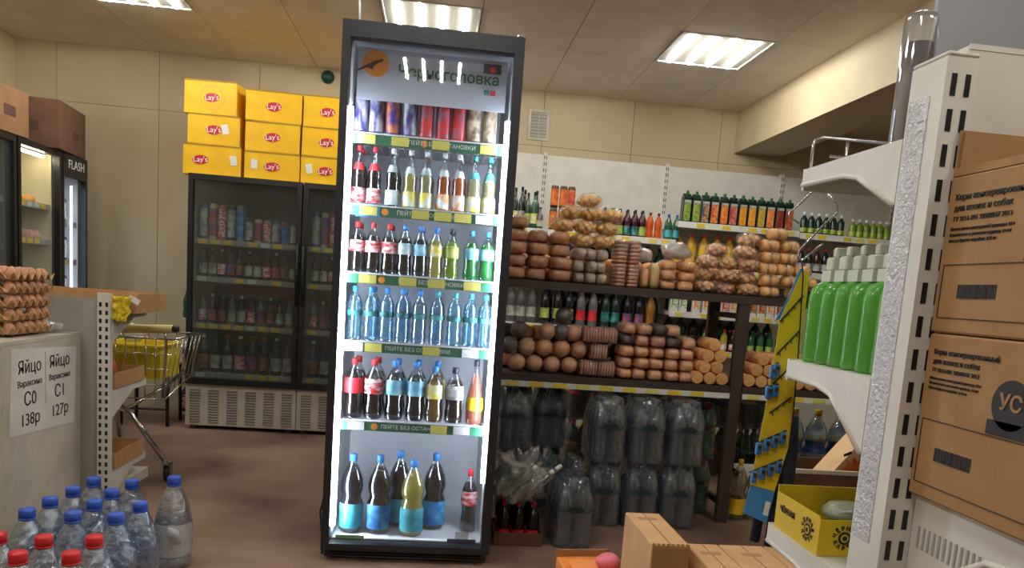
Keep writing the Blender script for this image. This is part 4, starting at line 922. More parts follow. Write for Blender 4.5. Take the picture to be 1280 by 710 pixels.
def loaf(label, X, Y, z, sx, sz, m, seed=0, wrap=True, group=GB, sy=.20):
    t = thing('bread_loaf', label, 'bread', (X, Y+random.uniform(-.012, .012), z+.001), random.uniform(-.13, .13), group)
    sx *= random.uniform(.93, .985)
    ob('crust', superell(sx, sy, sz, .55, .12, seed % 3, 14, 8, .25), m, t)
    if wrap: ob('wrapper', superell(sx*1.03, sy*1.03, sz*1.03, .6, .2, seed % 3, 14, 8, .25), BAGF, t, (0, 0, -.0005))
    return t
def bag(label, X, Y, z, sx, sy, sz, m, n=9, ball=.022, seed=0, group='bags of baked goods on the rack', film=BAGF, rz=None):
    t = thing('biscuit_bag', label, 'bag', (X, Y, z+.001), random.uniform(-.3, .3) if rz is None else rz, group)
    ob('film', superell(sx, sy, sz, .75, .35, seed % 4, 14, 9), film, t)
    rnd = random.Random(seed)
    for k in range(n):      # biscuits pressed against the inside of the film
        zz = 1-2*(k+.5)/n; rr_ = math.sqrt(max(0, 1-zz*zz)); th = k*2.39996+seed
        ex, ey, ez = max(sx/2-ball*.95, .01), max(sy/2-ball*.95, .01), max(sz/2-ball*.75, .006)
        ob('biscuit', blob('bis', ball, ball, ball*.75, .12, 3, 2, k % 3), m, t, (ex*rr_*math.cos(th), ey*rr_*math.sin(th), sz/2-ball*.75+ez*zz), (rnd.uniform(-.4, .4), rnd.uniform(-.4, .4), th))
    return t
def bx_(p, py, Y=3.80): return at(p, py, Y=Y).x
Z1, Z2 = 1.205, .735
# A tin loaves, left of the top shelf
for c, (p, n) in enumerate(((643, 5), (670, 4), (698, 4))):
    X = bx_(p, 330)
    for r_ in range(n):
        loaf('brown tin loaf, %s layer, %s column at left of the upper shelf' % (ORD[r_], ('first', 'second', 'third')[c]), X+random.uniform(-.004, .004), 3.82, Z1+r_*.063, .112, .062, BR1, r_+c)
# B wrapped wafer blocks
for c, p in enumerate((722, 736, 750)):
    for r_ in range(3):
        loaf('grey wrapped wafer block, %s row %s column, beside the tin loaves' % (('bottom', 'middle', 'top')[r_], ('left', 'middle', 'right')[c]), bx_(p, 335), 3.82, Z1+r_*.060, .057, .058, WRAP, r_+c)
# C sliced loaves
def sliced(label, X, Y, z, sx, sz, n=5, m=SLICE, vertical=False):
    t = thing('sliced_loaf', label, 'bread', (X, Y, z+.001), random.uniform(-.04, .04), 'sliced loaves on the rack')
    for k in range(n):
        if vertical: ob('slice', superell(sx/n*.92, .12, sz*.97, .45, .05, k % 2, 10, 6), m, t, (-sx/2+(k+.5)*sx/n, 0, .001))
        else: ob('slice', superell(sx*.97, .14, sz/n*.95, .45, .05, k % 2, 10, 6), m, t, (0, 0, .001+k*sz/n))
    ob('wrapper', superell(sx*1.03, .15, sz*1.02, .4, .1, 0), BAGF, t)
for c, p in enumerate((773, 789)):
    for r_ in range(2): sliced('stack of dark sliced bread in film, %s %s of four on the upper shelf' % (('lower', 'upper')[r_], ('left', 'right')[c]), bx_(p, 335), 3.80, Z1+r_*.118, .06 if c else .06, .115, 6)
loaf('pale yellow square loaf standing upright on the upper shelf', bx_(815, 340), 3.78, Z1, .052, .13, PALEB, 1, sy=.1)
loaf('brown loaf beside the pale square loaf on the upper shelf', bx_(803, 345), 3.80, Z1, .045, .10, BR3, 1, sy=.14)
bag('white film bag of rolls lying beside the sliced stacks', bx_(805, 314), 3.82, Z1+.132, .10, .09, .075, BR4, 5, .02, 3, film=FILMW)
# F roll stacks
for c, p in enumerate((834, 856)):
    for r_ in range(3): loaf('reddish brown bun pack, %s of the %s stack on the upper shelf' % (('bottom', 'middle', 'top')[r_], ('left', 'right')[c]), bx_(p, 340), 3.81, Z1+r_*.052, .086, .05, BR3, r_+c, sy=.15)
bag('white film bag of brown pastries on the bun packs', bx_(846, 312), 3.82, Z1+.16, .15, .12, .085, BR6, 7, .024, 5, film=FILMW)
# H biscuit bags
HB = [(882, 0, BR6), (910, 0, BR6), (938, 0, BR4), (880, 1, BR4), (908, 1, BR6), (935, 1, BR6), (884, 2, BR6), (911, 2, BR4), (937, 2, BR6), (897, 3, BR6), (930, 3, BR6), (937, 4, BR6)]
RN = ['bottom', 'second', 'third', 'fourth', 'fifth']
for k, (p, r_, m) in enumerate(HB):
    bag('clear bag of %s, %s row, %s in the middle right heap' % ('golden biscuits' if m is BR4 else 'brown biscuits', RN[r_], ('left', 'centre', 'right')[min(2, int((p-868)/27))]), bx_(p, 340), 3.82+(k % 2)*.03, Z1+r_*.064, .118, .14, .070, m, 24, .0185, k)
# I baton rolls at the right end
BA = [(965, 0), (1000, 0), (963, 1), (990, 1), (1012, 1), (960, 2), (981, 2), (1003, 2), (962, 3), (984, 3), (960, 4), (985, 4), (968, 5)]
def baton(label, X, Y, z, L_, d_, m=BR4):
    t = thing('baton_pack', label, 'bread', (X, Y, z+.001), random.uniform(-.1, .1), 'packed batons at the right end of the rack')
    for s_ in (-.25, .25): ob('bun', superell(L_*.52, .11, d_, .8, .1, 0, 12, 8), m, t, (s_*L_, 0, 0))
    ob('wrapper', superell(L_*1.04, .12, d_*1.03, .7, .25, 1), BAGF, t)
rowc = {}
for p, r_ in BA:
    rowc[r_] = rowc.get(r_, 0)+1
    baton('golden roll pack, %s from left in the %s row of the right heap' % (ORD[rowc[r_]-1], (RN+['topmost'])[r_]), bx_(p, 340, 3.78), 3.80, Z1+r_*.060, .092, .060)
for r_ in range(3):
    for k in range(4-r_): baton('golden roll pack, %s from left in the %s row of the far right heap' % (ORD[k], RN[r_]), 2.17+k*.105+r_*.05, 3.86, Z1+r_*.060, .092, .060)
# J pale biscuit bags on top of the loaves
JBG = [(728, 0), (754, 0), (703, 1), (731, 1), (758, 1), (711, 2), (738, 2), (763, 2), (733, 3)]
for k, (p, r_) in enumerate(JBG):
    bag('bag of pale yellow biscuits, %s row, %s in the peaked heap' % (('lowest', 'second', 'third', 'topmost')[r_], nth(k-(0, 2, 5, 8)[r_], (2, 3, 3, 1)[r_]) if r_ < 3 else 'single'), bx_(p, 290, 3.82), 3.82, 1.390+r_*.066, .118, .15, .072, BR5, 24, .0195, k+30)
# ---- lower shelf
def boule(label, X, Y, z, r_, m):
    t = thing('round_loaf', label, 'bread', (X, Y, z+.001), random.uniform(-.2, .2), 'round loaves on the lower rack shelf')
    ob('crust', blob('boule', r_, r_*.9, r_, .07, 2, 2, random.randint(0, 2)), m, t)
    ob('wrapper', blob('boulew', r_*1.03, r_*.93, r_*1.02, .12, 3, 2, 1), BAGF, t)
RR = .046
for k, (p, r_, m, d_) in enumerate(((647, 0, BR1, 'brown'), (669, 0, BR1, 'brown'), (691, 0, BR1, 'brown'), (713, 0, BR3, 'orange-brown'), (636, 1, BR2, 'dark'), (658, 1, BR1, 'brown'), (680, 1, BR3, 'orange-brown'), (702, 1, BR3, 'orange-brown'), (724, 1, BR1, 'brown'), (647, 2, BR2, 'dark'), (682, 2, BR1, 'brown'), (700, 2, BR2, 'dark'), (716, 2, BR1, 'brown'), (702, 3, BR2, 'dark'))):
    boule('%s round loaf, %s row, near the %s of the lower shelf heap' % (d_, RN[r_], {636: 'far left', 647: 'left end', 658: 'left side', 669: 'second column', 680: 'third column', 682: 'third column', 691: 'third column', 700: 'peak', 702: 'peak', 713: 'fourth column', 716: 'fourth column', 724: 'fifth column'}[p]), bx_(p, 440, 3.79), 3.80, Z2+r_*.085, RR, m)
for k, (p, r_, v) in enumerate(((736, 0, 1), (758, 0, 1), (747, 1, 1), (737, 2, 1), (757, 2, 1))):
    sliced('striped sliced loaf, %s row, %s of the lower shelf centre' % (RN[r_], ('left', 'right')[p > 745]), bx_(p, 440, 3.78), 3.79, Z2+r_*.087, .088, .084, 6, SLICE, True)
for c in range(5):
    for r_ in range((5, 5, 5, 5, 4)[c]):
        m = (BR3, BR1, BR3, BR1, BR1)[(r_+c) % 5] if r_ < 3 else (BR2 if (c+r_) % 3 == 0 else BR1)
        loaf('%s small brick loaf, row %s, column %s, right half of the lower shelf' % (m.name.split(' crust')[0], ('one', 'two', 'three', 'four', 'five')[r_], ('one', 'two', 'three', 'four', 'five')[c]), bx_(781+c*19.2, 440, 3.78), 3.80, Z2+r_*.0585, .079, .0575, m, r_+c, sy=.17)
def roll(label, X, Y, z, r_=.0325):
    t = thing('cylinder_roll', label, 'roll', (X, Y, z+.001), random.uniform(-.05, .05), 'cylinder rolls stacked on the lower rack shelf')
    ob('crust', lathe([(r_*.92, -.1), (r_, -.095), (r_, .095), (r_*.92, .1)], 16), BR3, t, (0, 0, r_), (PI/2, 0, 0))
    ob('cut_end', lathe([(0, 0), (r_*.92, 0)], 16), ROLLE, t, (0, -.1, r_), (PI/2, 0, 0))
    ob('cut_end', lathe([(0, 0), (r_*.92, 0)], 16), ROLLE, t, (0, .1, r_), (PI/2, 0, 0))
x0 = bx_(874, 465, 3.75)-.022; d_ = .0665
for r_, cs in enumerate(((0, 1, 2), (.5, 1.5), (1, 2), (1.5,))):
    for k, c in enumerate(cs): roll('cut-end cylinder roll, row %s, %s from left, just left of the rack post' % (('one', 'two', 'three', 'four')[r_], ORD[k]), x0+c*d_-(.0 if r_ < 2 else .02), 3.81, Z2+r_*.0585)
x0 = 1.648
for r_, cs in enumerate((range(14), [q+.5 for q in range(13)], [q+1 for q in range(11)])):
    for k, c in enumerate(cs): roll('cut-end cylinder roll, row %s, %s from left, just right of the rack post' % (('one', 'two', 'three')[r_], ORD[k]), x0+c*d_, 3.81, Z2+r_*.0585)

# ================================================================== WATER PACKS ON THE FLOOR
def packfilm(w_, d_, h):
    key = ('pf', w_, d_, h)
    if key in MESH: return MESH[key]
    rings = [(1, 0), (1.02, .05), (1, .3), (.985, .45), (1.01, .62), (.94, .74), (.8, .88), (.74, .97), (.6, .99)]
    V, Fc = [], []; n = 20
    for k, (s_, z) in enumerate(rings):
        for i in range(n):
            th = 2*PI*i/n; sg = lambda v, p: math.copysign(abs(v)**p, v)
            x_, y_ = sg(math.cos(th), .35)*w_/2*s_, sg(math.sin(th), .35)*d_/2*s_
            f = 1+.02*mnoise.noise(Vector((x_*20, y_*20, z*5)))
            V.append((x_*f, y_*f, z*h))
    for k in range(len(rings)-1):
        for i in range(n): Fc.append((k*n+i, k*n+(i+1) % n, (k+1)*n+(i+1) % n, (k+1)*n+i))
    Fc.append(tuple(range(n-1, -1, -1))); Fc.append(tuple((len(rings)-1)*n+i for i in range(n)))
    return me_new(key, V, Fc, True)
def pack(label, X, Y, z, nx=2, ny=3, h=.325, r=.0445, rz=0, capm=mat('slate cap', (52, 66, 84), .4), lb_=mat('slate bottle label', (44, 70, 80), .5), body=PETG, liquid=WATER, group='shrink-wrapped water packs on the floor', film=FILM):
    t = thing('water_pack', label, 'bottle pack', (X, Y, z+.001), rz, group)
    pr = PROF['pet']; n = 12; top = pr[-1][1]
    bme = lathe([(a*r, q*h) for a, q in pr]+[(0, top*h)], n)
    zs = [q for q in pr if q[1] < .8]+[(rad(pr, .8), .8)]
    lme = lathe([(a*r*.95, max(q*h, .002)) for a, q in zs]+[(0, .8*h)], n)
    cme = lathe([(0, .89*h), (r*.36, .89*h), (r*.36, .985*h), (0, .985*h)], 8)
    lz = (.50, .57); lbm = lathe([(rad(pr, q)*r*1.02, q*h) for q in lz], n)
    for i in range(nx):
        for j in range(ny):
            b = ob('bottle', bme, body, t, ((i-(nx-1)/2)*2*r, (j-(ny-1)/2)*2*r, .002))
            ob('cap', cme, capm, b); 
            if lb_: ob('label', lbm, lb_, b)
            if liquid: ob('liquid', lme, liquid, b)
    ob('shrink_wrap', packfilm(nx*2*r+.008, ny*2*r+.008, h+.004), film, t)
    ob('emblem', disc(.04, .0006, 20, 1, .38), mat('dark teal print', (30, 52, 60), .5), t, (0, -(ny*r+.0075), h*.57))
    return t
PH = .328
for c, X in enumerate((.895, 1.09, 1.285)):
    pack('shrink-wrapped clear water pack, lower layer, %s of three under the bread rack' % ('left', 'middle', 'right')[c], X, 3.70, 0, h=PH-.003)
    pack('shrink-wrapped clear water pack, upper layer, %s of three under the bread rack' % ('left', 'middle', 'right')[c], X+(.0, .005, .012)[c], 3.70-(.0, 0, .0)[c], PH+.001, h=PH-.003)
pack('clear water pack standing in front on the floor, nearest of all packs', .675, 3.36, 0, h=.32, rz=.06)
pack('clear water pack on the floor just behind the nearest pack', .745, 3.66, 0, nx=1, ny=3, h=.33, rz=0)
pack('clear water pack at floor level against the bright fridge', .44, 3.86, 0, h=PH-.003)
pack('clear water pack on top of the pack against the bright fridge', .44, 3.86, PH+.001, h=PH-.003)
pack('clear water pack at floor level, second from the bright fridge', 0.645, 3.96, 0, h=PH-.003)
pack('clear water pack in the upper layer, second from the bright fridge', 0.635, 3.96, PH+.001, h=PH-.003)
# tray of dark soda bottles near the fridge with a bag of empties on it
tr = opentray('shallow cardboard tray of soda bottles on the floor beside the bright fridge', .43, 3.34, 0.001, .22, .22, .06, CARD2)
for i in range(3):
    for j in range(3):
        bottle('dark soda bottle with red label in the floor tray, %s row, %s' % (('front', 'middle', 'rear')[j], ('left', 'centre', 'right')[i]), (.43+(i-1)*.067, 3.34+(j-1)*.067, .005), .19, .031, 'pet', COLA, CAPR, LRED, (.12, .34), group='soda bottles in the floor tray', n=10)
# second depth rows keep the shelves full
for c in range(13):
    for r_ in range(3):
        if .37+c*.088 < 1.52: loaf('second-row brown brick loaf, %s column, %s layer, back of the lower shelf' % (ORD[c], ('lower', 'middle', 'upper')[r_]), .39+c*.088, 4.03, Z2+r_*.078, .084, .077, (BR1, BR3, BR2)[(c+r_) % 3], c+r_, False, 'second row of loaves on the lower shelf', .16)
for c in range(11):
    for r_ in range(2):
        loaf('second-row brown loaf, %s column, %s layer, back of the upper shelf' % (ORD[c], ('lower', 'upper')[r_]), .42+c*.125, 4.04, Z1+r_*.073, .118, .072, (BR1, BR3, BR4)[(c+r_) % 3], c+r_, False, 'second row of loaves on the upper shelf', .16)
for c in range(6):  # dark packs added to fill the shaded space behind the water packs
    for r_ in range(2):
        pack('added dark soda pack for shade, %s layer, %s of six behind the water packs' % (('lower', 'upper')[r_], ORD[c]), 1.0+c*.24, 4.85, r_*.335, h=.33, r=.05, nx=2, ny=2, capm=(CAPR, CAPK, CAPG)[c % 3], lb_=(LBRN, LRED, LGRN)[(c+r_) % 3], body=(BLACKB, BROWNB, DKGREEN)[(c+r_) % 3], liquid=None, group='added dark soda packs in the rear')
t = thing('film_bundle', 'crumpled clear film bundle of white-capped bottles on the soda tray', 'bag', (.435, 3.30, .2), .1)
ob('film', blob('bundle', .105, .09, .115, .75, 2.6, 4, 6, .1), clear('loose crinkled film', (236, 238, 238), .12, .12, .7, bump=1.0, bscale=26, haze=.22), t)
for k, (a, b, c, rr) in enumerate(((-.07, -.03, .05, .5), (-.02, -.05, .06, .7), (.03, -.05, .05, .6), (.06, .0, .08, .9))):
    b_ = ob('bottle', lathe([(q[0]*.026, q[1]*.2) for q in PROF['pet']]+[(0, .186)], 10), PET, t, (a-.03, b-.05, c), (0, rr+.3, .3*k-.4))
    ob('cap', lathe([(0, .178), (.010, .178), (.010, .198), (0, .198)], 8), CAPW, b_)
# green soda packs behind, between packs and post
for r_ in range(2): pack('dark green soda pack with red caps beside the rack post, %s one' % ('lower', 'upper')[r_], 1.475, 3.93, r_*.31, h=.305, r=.04, nx=2, ny=2, capm=CAPR, lb_=LBRN, body=GREENGLASS, liquid=None, group='green soda packs', film=FILM)
OIL = clear('yellowish plastic', (240, 236, 214), .08, .1, .75)
for i in range(4):
    bottle('clear bottle with yellow cap and yellow label, %s of four right of the rack post' % ORD[i], (1.69+i*.098, 3.80, 0), .33, .046, 'two', OIL, CAPY, LYEL, (.1, .36), WATER, .8, 'yellow-capped bottles under the rack', n=14)
# low platform with big yellow-capped bottles, seen past the green detergent
pf = thing('low_platform', 'low white platform holding big yellow-capped bottles', 'platform', (2.62, 4.42, 0))
ob('deck', boxes([(-.62, .62, -.18, .18, .10, .13)]), OFFW, pf); ob('edge', boxes([(-.62, .62, -.187, -.181, .095, .135)]), WTAG, pf)
for s_ in (-.55, .55): ob('foot', boxes([(s_-.04, s_+.04, -.15, .15, 0, .10)]), OFFW, pf)
for i in range(7):
    bottle('big clear bottle with navy label and yellow cap, %s of seven on the platform' % ORD[i], (2.10+i*.152, 4.36, .13), .42, .07, 'two', PETG, CAPY, LNAVY, (.36, .5), WATER, .8, 'big bottles on the low platform', n=16)

# ================================================================== SLOTTED SHELF END ON THE RIGHT (runs to the right, shelves on both sides)
UX, UY0, UY1 = .73, 1.086, 1.17
sg_ = thing('shelf_gondola', 'white slotted metal shelf unit end in the right foreground', 'shelf unit', (0, 0, 0))
up_ = ob('upright', boxes([(UX, UX+.003, UY0, UY1, 0, 1.54), (UX+.003, UX+.05, UY0, UY0+.002, 0, 1.54), (UX+.047, UX+.05, UY0+.002, UY1, 0, 1.54), (UX+.003, UX+.047, UY1-.002, UY1, 0, 1.54)]), WHITEP, sg_)
for c, xx in enumerate((UX+.014, UX+.036)):
    for k in range(27): ob('slot', boxes([(-.0042, .0042, -.0006, .0006, -.016, .016)]), BLACK, up_, (xx, UY0-.0005, 1.50-k*.0515-c*.0))
ob('end_cap', bbox(UX-.001, UX+.051, UY0-.001, UY1+.001, 1.54, 1.548, .003, 1), WHITEP, up_)
ob('shiny_tape', boxes([(UX-.0012, UX-.0003, UY0+.030, UY1-.004, .78, 1.49)]), mat('crumpled shiny tape', (222, 226, 232), .15, metal=.25, bump=1.0, bscale=120, coat=.5), up_)
ob('back_panel', boxes([(UX+.05, 2.4, 1.124, 1.134, .12, 1.36)]), GREYP, sg_)
ob('upper_panel', boxes([(at(1172, 10, Y=1.40).x, 2.4, 1.400, 1.410, 1.4375, 2.0)]), mat('blue grey upper panel', (150, 152, 160), .4, rgb2=(142, 144, 152), scale=4), sg_)
ob('base', boxes([(UX+.002, 2.4, .72, 1.52, 0, .10)]), OFFW, sg_)
# far side shelves: z of the top face, reach, drop of the bracket
for z, yb, drop in ((1.437, 1.505, .105), (1.048, 1.475, .13), (.695, 1.475, .12)):
    s = ob('shelf', boxes([(UX+.004, 2.4, UY1+.001, yb, z-.010, z), (UX+.004, 2.4, yb-.004, yb, z-.042, z-.010), (UX+.004, UX+.007, UY1+.001, yb-.004, z-.035, z-.010)]), WHITEP, sg_)
    ob('bracket', prism([(UY1+.001, z-.001), (yb-.01, z-.001), (yb-.003, z-.030), (UY1+.17, z-.034), (UY1+.12, z-.044), (UY1+.001, z-drop)], .004, 'x'), WHITEP, s, (UX+.001, 0, 0))
    ob('bracket_rim', tube([(UX-.001, yb-.008, z-.032), (UX-.001, UY1+.17, z-.036), (UX-.001, UY1+.12, z-.046), (UX-.001, UY1+.004, z-drop)], .005, 6), WHITEP, s)
    ob('price_rail', boxes([(UX+.004, 2.4, yb+.0005, yb+.005, z-.042, z+.002)]), WTAG, s)
# camera side shelf
z = .878
s = ob('shelf', boxes([(UX+.052, 2.4, .60, UY0-.002, z-.010, z), (UX+.052, 2.4, .60, .604, z-.045, z-.010), (UX+.052, UX+.055, .604, UY0-.002, z-.04, z-.010)]), WHITEP, sg_)
ob('bracket', prism([(UY0-.003, z-.001), (.61, z-.001), (.602, z-.032), (.82, z-.040), (.92, z-.055), (UY0-.003, z-.16)], .004, 'x'), WHITEP, s, (UX+.05, 0, 0))
ob('bracket_rim', tube([(UX+.049, .605, z-.034), (UX+.049, .82, z-.042), (UX+.049, .92, z-.057), (UX+.049, UY0-.004, z-.16)], .006, 6), WHITEP, s)
ob('shelf_perforation', boxes([(UX+.046, UX+.0475, .93+q*.012, .934+q*.012, z-.085, z-.05) for q in range(12)]), GREYP, s)
# wire guard rail along the far edge of the top shelf
zg = 1.437
ob('guard_rail', tubes([[(UX+.012, 1.497, zg), (UX+.012, 1.497, zg+.050), (UX+.017, 1.497, zg+.061), (UX+.03, 1.497, zg+.066), (1.6, 1.497, zg+.066)],
                        [(UX+.05, 1.497, zg+.030), (1.6, 1.497, zg+.030)], [(UX+.085, 1.497, zg), (UX+.085, 1.497, zg+.064)], [(UX+.3, 1.497, zg), (UX+.3, 1.497, zg+.064)]], .0032), CHROME, sg_)
# hooks
def pts(lst, Y): return [tuple(at(a, b, Y=Y)) for a, b in lst]
hk = ob('display_hook', tubes([pts([(1015, 240), (1003, 252), (986, 266), (987, 272), (999, 279)], 1.515)], .0022), CHROME); tag(hk, 'bare chrome wire hook at the corner of the top shelf', 'hook')
hk = ob('display_hook', tubes([pts([(1035, 243), (1046, 256), (1047, 266), (1030, 281), (999, 312), (997, 321), (1002, 326), (1012, 318), (1029, 305)], 1.52)], .0022), CHROME); tag(hk, 'long bent chrome wire hook carrying the yellow merchandise strip', 'hook')
# ---- clear sleeve with purple contents on the top shelf
t = thing('clear_sleeve', 'tall clear plastic sleeve with purple contents on the top shelf', 'sleeve', (.822, 1.31, 1.4375))
ob('sleeve', lathe([(0, .0005), (.027, .0005), (.0285, .004), (.0285, .232), (.026, .243), (.014, .249), (0, .250)], 24), clear('thick clear sleeve', (236, 238, 240), .08, .12, .85, haze=.12), t)
ob('contents', lathe([(0, .002), (.0255, .002), (.0255, .195), (0, .195)], 24), mat('mauve contents', (96, 66, 84), .5, rgb2=(72, 50, 80), scale=20), t)
# ---- green detergent bottles
GRN = mat('green detergent', (124, 204, 98), .18, rgb2=(112, 192, 86), scale=4, trans=.4, coat=.4)
CAPD = mat('pale sage cap', (196, 200, 182), .45)
def deterg(label, X, Y, z):
    t = thing('detergent_bottle', label, 'detergent', (X, Y, z+.001), 0, 'green detergent bottles on the shelf')
    key = ('det',)
    if key not in MESH:
        rings = [(.92, 0), (1, .006), (1, .10), (.99, .13), (.93, .146), (.78, .156), (.5, .163)]; V, Fc = [], []; n = 28
        for s_, zz in rings:
            for i in range(n):
                th = 2*PI*i/n; q = lambda v: math.copysign(abs(v)**.7, v)
                V.append((q(math.cos(th))*.052*s_, q(math.sin(th))*.0225*s_, zz))
        for k in range(len(rings)-1):
            for i in range(n): Fc.append((k*n+i, k*n+(i+1) % n, (k+1)*n+(i+1) % n, (k+1)*n+i))
        Fc.append(tuple(range(n-1, -1, -1))); Fc.append(tuple((len(rings)-1)*n+i for i in range(n)))
        me_new(key, V, Fc, True)
    ob('body', MESH[key], GRN, t)
    ob('shoulder', boxes([(-.024, .024, -.017, .017, .163, .185)]), CAPD, t)
    ob('cap', bbox(-.020, .020, -.014, .014, .185, .212, .003, 1), CAPD, t)
    ob('spout', bbox(-.011, .011, -.009, .009, .212, .232, .003, 1), CAPD, t)
for i in range(6):
    deterg('green detergent bottle with pale cap, %s of six counted from the strip' % ORD[i], .80, 1.445-i*.0485, 1.048)
for i in range(6):
    deterg('green detergent bottle in the second column, %s of six counted from the back' % ORD[i], .92, 1.445-i*.0485, 1.048)
# ---- yellow merchandise strip
ms = thing('merchandise_strip', 'hanging yellow card strip with small blue packs', 'display strip', (0, 0, 0))
SY = 1.527
A = at(1004, 336, Y=SY); A2 = at(1012, 340, Y=SY); B = at(934, 640, Y=SY); B2 = at(972, 654, Y=SY); A3 = at(988, 372, Y=SY)
def strip_pt(u, v):   # u across 0..1, v down 0..1
    l = A.lerp(B, v); r_ = A2.lerp(B2, v); w_ = min(1, .35+v*1.6)
    c = r_.lerp(l, 1); return r_.lerp(r_+(l-r_), (1-u))
def quad(name, poly, th, m, par, dy=0):
    n = len(poly); V = [(p.x, p.y+dy-th/2, p.z) for p in poly]+[(p.x, p.y+dy+th/2, p.z) for p in poly]
    Fc = [tuple(range(n-1, -1, -1)), tuple(range(n, 2*n))]+[(i, (i+1) % n, n+(i+1) % n, n+i) for i in range(n)]
    bm = bmesh.new(); vv = [bm.verts.new(v) for v in V]
    for q in Fc: bm.faces.new([vv[i] for i in q])
    bmesh.ops.recalc_face_normals(bm, faces=bm.faces[:])
    return ob(name, from_bm(None, bm), m, par)
YC = mat('yellow card', (236, 208, 48), .5, rgb2=(230, 200, 40), scale=6); BC = mat('blue card', (58, 140, 214), .5); BLU = mat('blue blister pack', (44, 104, 190), .35, rgb2=(70, 140, 210), scale=40)
def S(px_, py_, Y=SY): return at(px_, py_, Y=Y)
quad('card', [S(1003, 337), S(1012, 341), S(985, 560), S(968, 614), S(938, 606), S(955, 520), S(975, 400)], .0015, YC, ms)
quad('card_foot', [S(938, 606.5), S(968, 614.5), S(958, 654), S(929, 641)], .0015, BC, ms)
quad('card_head', [S(1003, 336.5), S(974.5, 399), S(968, 402), S(985, 372), S(1000, 336)], .0015, BC, ms)
quad('barcode', [S(957, 626), S(963, 628), S(959, 645), S(953, 643)], .0006, WHITEPRINT, ms, -.0014)
for k, (a, b, c, d_) in enumerate((((974, 402), (1003, 370), 0, 0), ((970, 443), (999, 413), 0, 0), ((965, 480), (994, 452), 0, 0), ((961, 516), (989, 496), 0, 0))):
    p, q = S(*a), S(*b)
    h_ = ob('hook_rail', tube([tuple(p+Vector((0, -.003, 0))), tuple(q+Vector((0, -.003, 0)))], .0018, 6), DARK, ms)
    for j in range(4):
        e = p.lerp(q, (j+.5)/4); ob('peg', tube([(e.x, e.y-.003, e.z), (e.x-.002, e.y-.012, e.z-.008)], .0011, 5), DARK, h_)
for k, (a, b) in enumerate((((962, 462), (972, 455)), ((955, 486), (972, 482)), ((942, 557), (982, 540)), ((936, 592), (977, 576)))):
    p, q = S(*a), S(*b); n = 2 if k < 2 else 4
    r_ = ob('hook_rail', tube([tuple(p+Vector((0, -.003, .004))), tuple(q+Vector((0, -.003, .004)))], .0018, 6), DARK, ms)
    for j in range(n):
        e = p.lerp(q, (j+.5)/n)
        pk = ob('blister_pack', bbox(-.0065, .0065, -.012, -.003, -.022, .004, .002, 1), BLU, ms, (e.x, e.y, e.z))
        ob('pack_item', bbox(-.004, .004, -.016, -.0121, -.008, .000, .001, 1), DARK, pk)
# dark folded umbrella-like bundle behind the strip
t = thing('navy_bundle', 'dark navy fabric bundle hanging behind the yellow strip', 'fabric', (0, 0, 0))
NV = mat('navy fabric', (24, 28, 52), .8, rgb2=(18, 20, 40), scale=20, bump=.3, bscale=40)
def dangle(name, lst, r_, Y):
    P_ = pts(lst, Y); ob(name, tube(P_, r_, 10), NV, t)
dangle('fold', [(991, 520), (990, 560), (985, 605), (976, 642)], .013, 1.54)
dangle('fold', [(982, 560), (974, 610), (966, 645), (960, 682)], .010, 1.56)
dangle('fold', [(966, 560), (953, 620), (943, 676)], .011, 1.57)
dangle('loop', [(1002, 326), (1004, 345), (998, 440), (991, 525)], .0014, 1.522); ob('band', tube(pts([(962, 562), (975, 556), (991, 548)], 1.55), .014, 10), NV, t)
# ---- yellow open carton on the bottom far shelf
yb_ = thing('open_carton', 'open yellow carton with black round emblem on the lowest far shelf', 'carton', (0, 0, .6958))
YK = mat('olive yellow carton', (222, 194, 36), .6, rgb2=(212, 182, 30), scale=9)
cx0, cx1, cy0, cy1 = .738, 1.02, 1.283, 1.462
KI = mat('carton inside', (120, 92, 66), .8)
for a in ((cx0, cx1, cy0, cy0+.003, 0, .070), (cx0, cx0+.003, cy0+.003, cy1-.003, 0, .075), (cx1-.003, cx1, cy0+.003, cy1-.003, 0, .09), (cx0, cx1, cy1-.003, cy1, 0, .09)): ob('side', boxes([a]), YK, yb_)
ob('bottom', boxes([(cx0+.003, cx1-.003, cy0+.003, cy1-.003, 0, .003)]), KI, yb_)
def ring_text(s_, r_, a0, a1, par, c, rotbase, size, m):
    n = len(s_)
    for i, ch in enumerate(s_):
        if ch == ' ': continue
        a = a0+(a1-a0)*i/(n-1)
        if rotbase == 'front': ob('lettering', txt(ch, size, bold=.0003), m, par, (c[0]+r_*math.cos(a), c[1], c[2]+r_*math.sin(a)), (PI/2, -(a-PI/2) if a > 0 else -(a+PI/2), 0))
        else: ob('lettering', txt(ch, size, bold=.0003), m, par, (c[0], c[1]-r_*math.cos(a), c[2]+r_*math.sin(a)), (Matrix.Rotation(-PI/2, 3, 'Z') @ Matrix.Rotation(PI/2, 3, 'X') @ Matrix.Rotation((a-PI/2) if a > 0 else (a+PI/2), 3, 'Z')).to_euler())
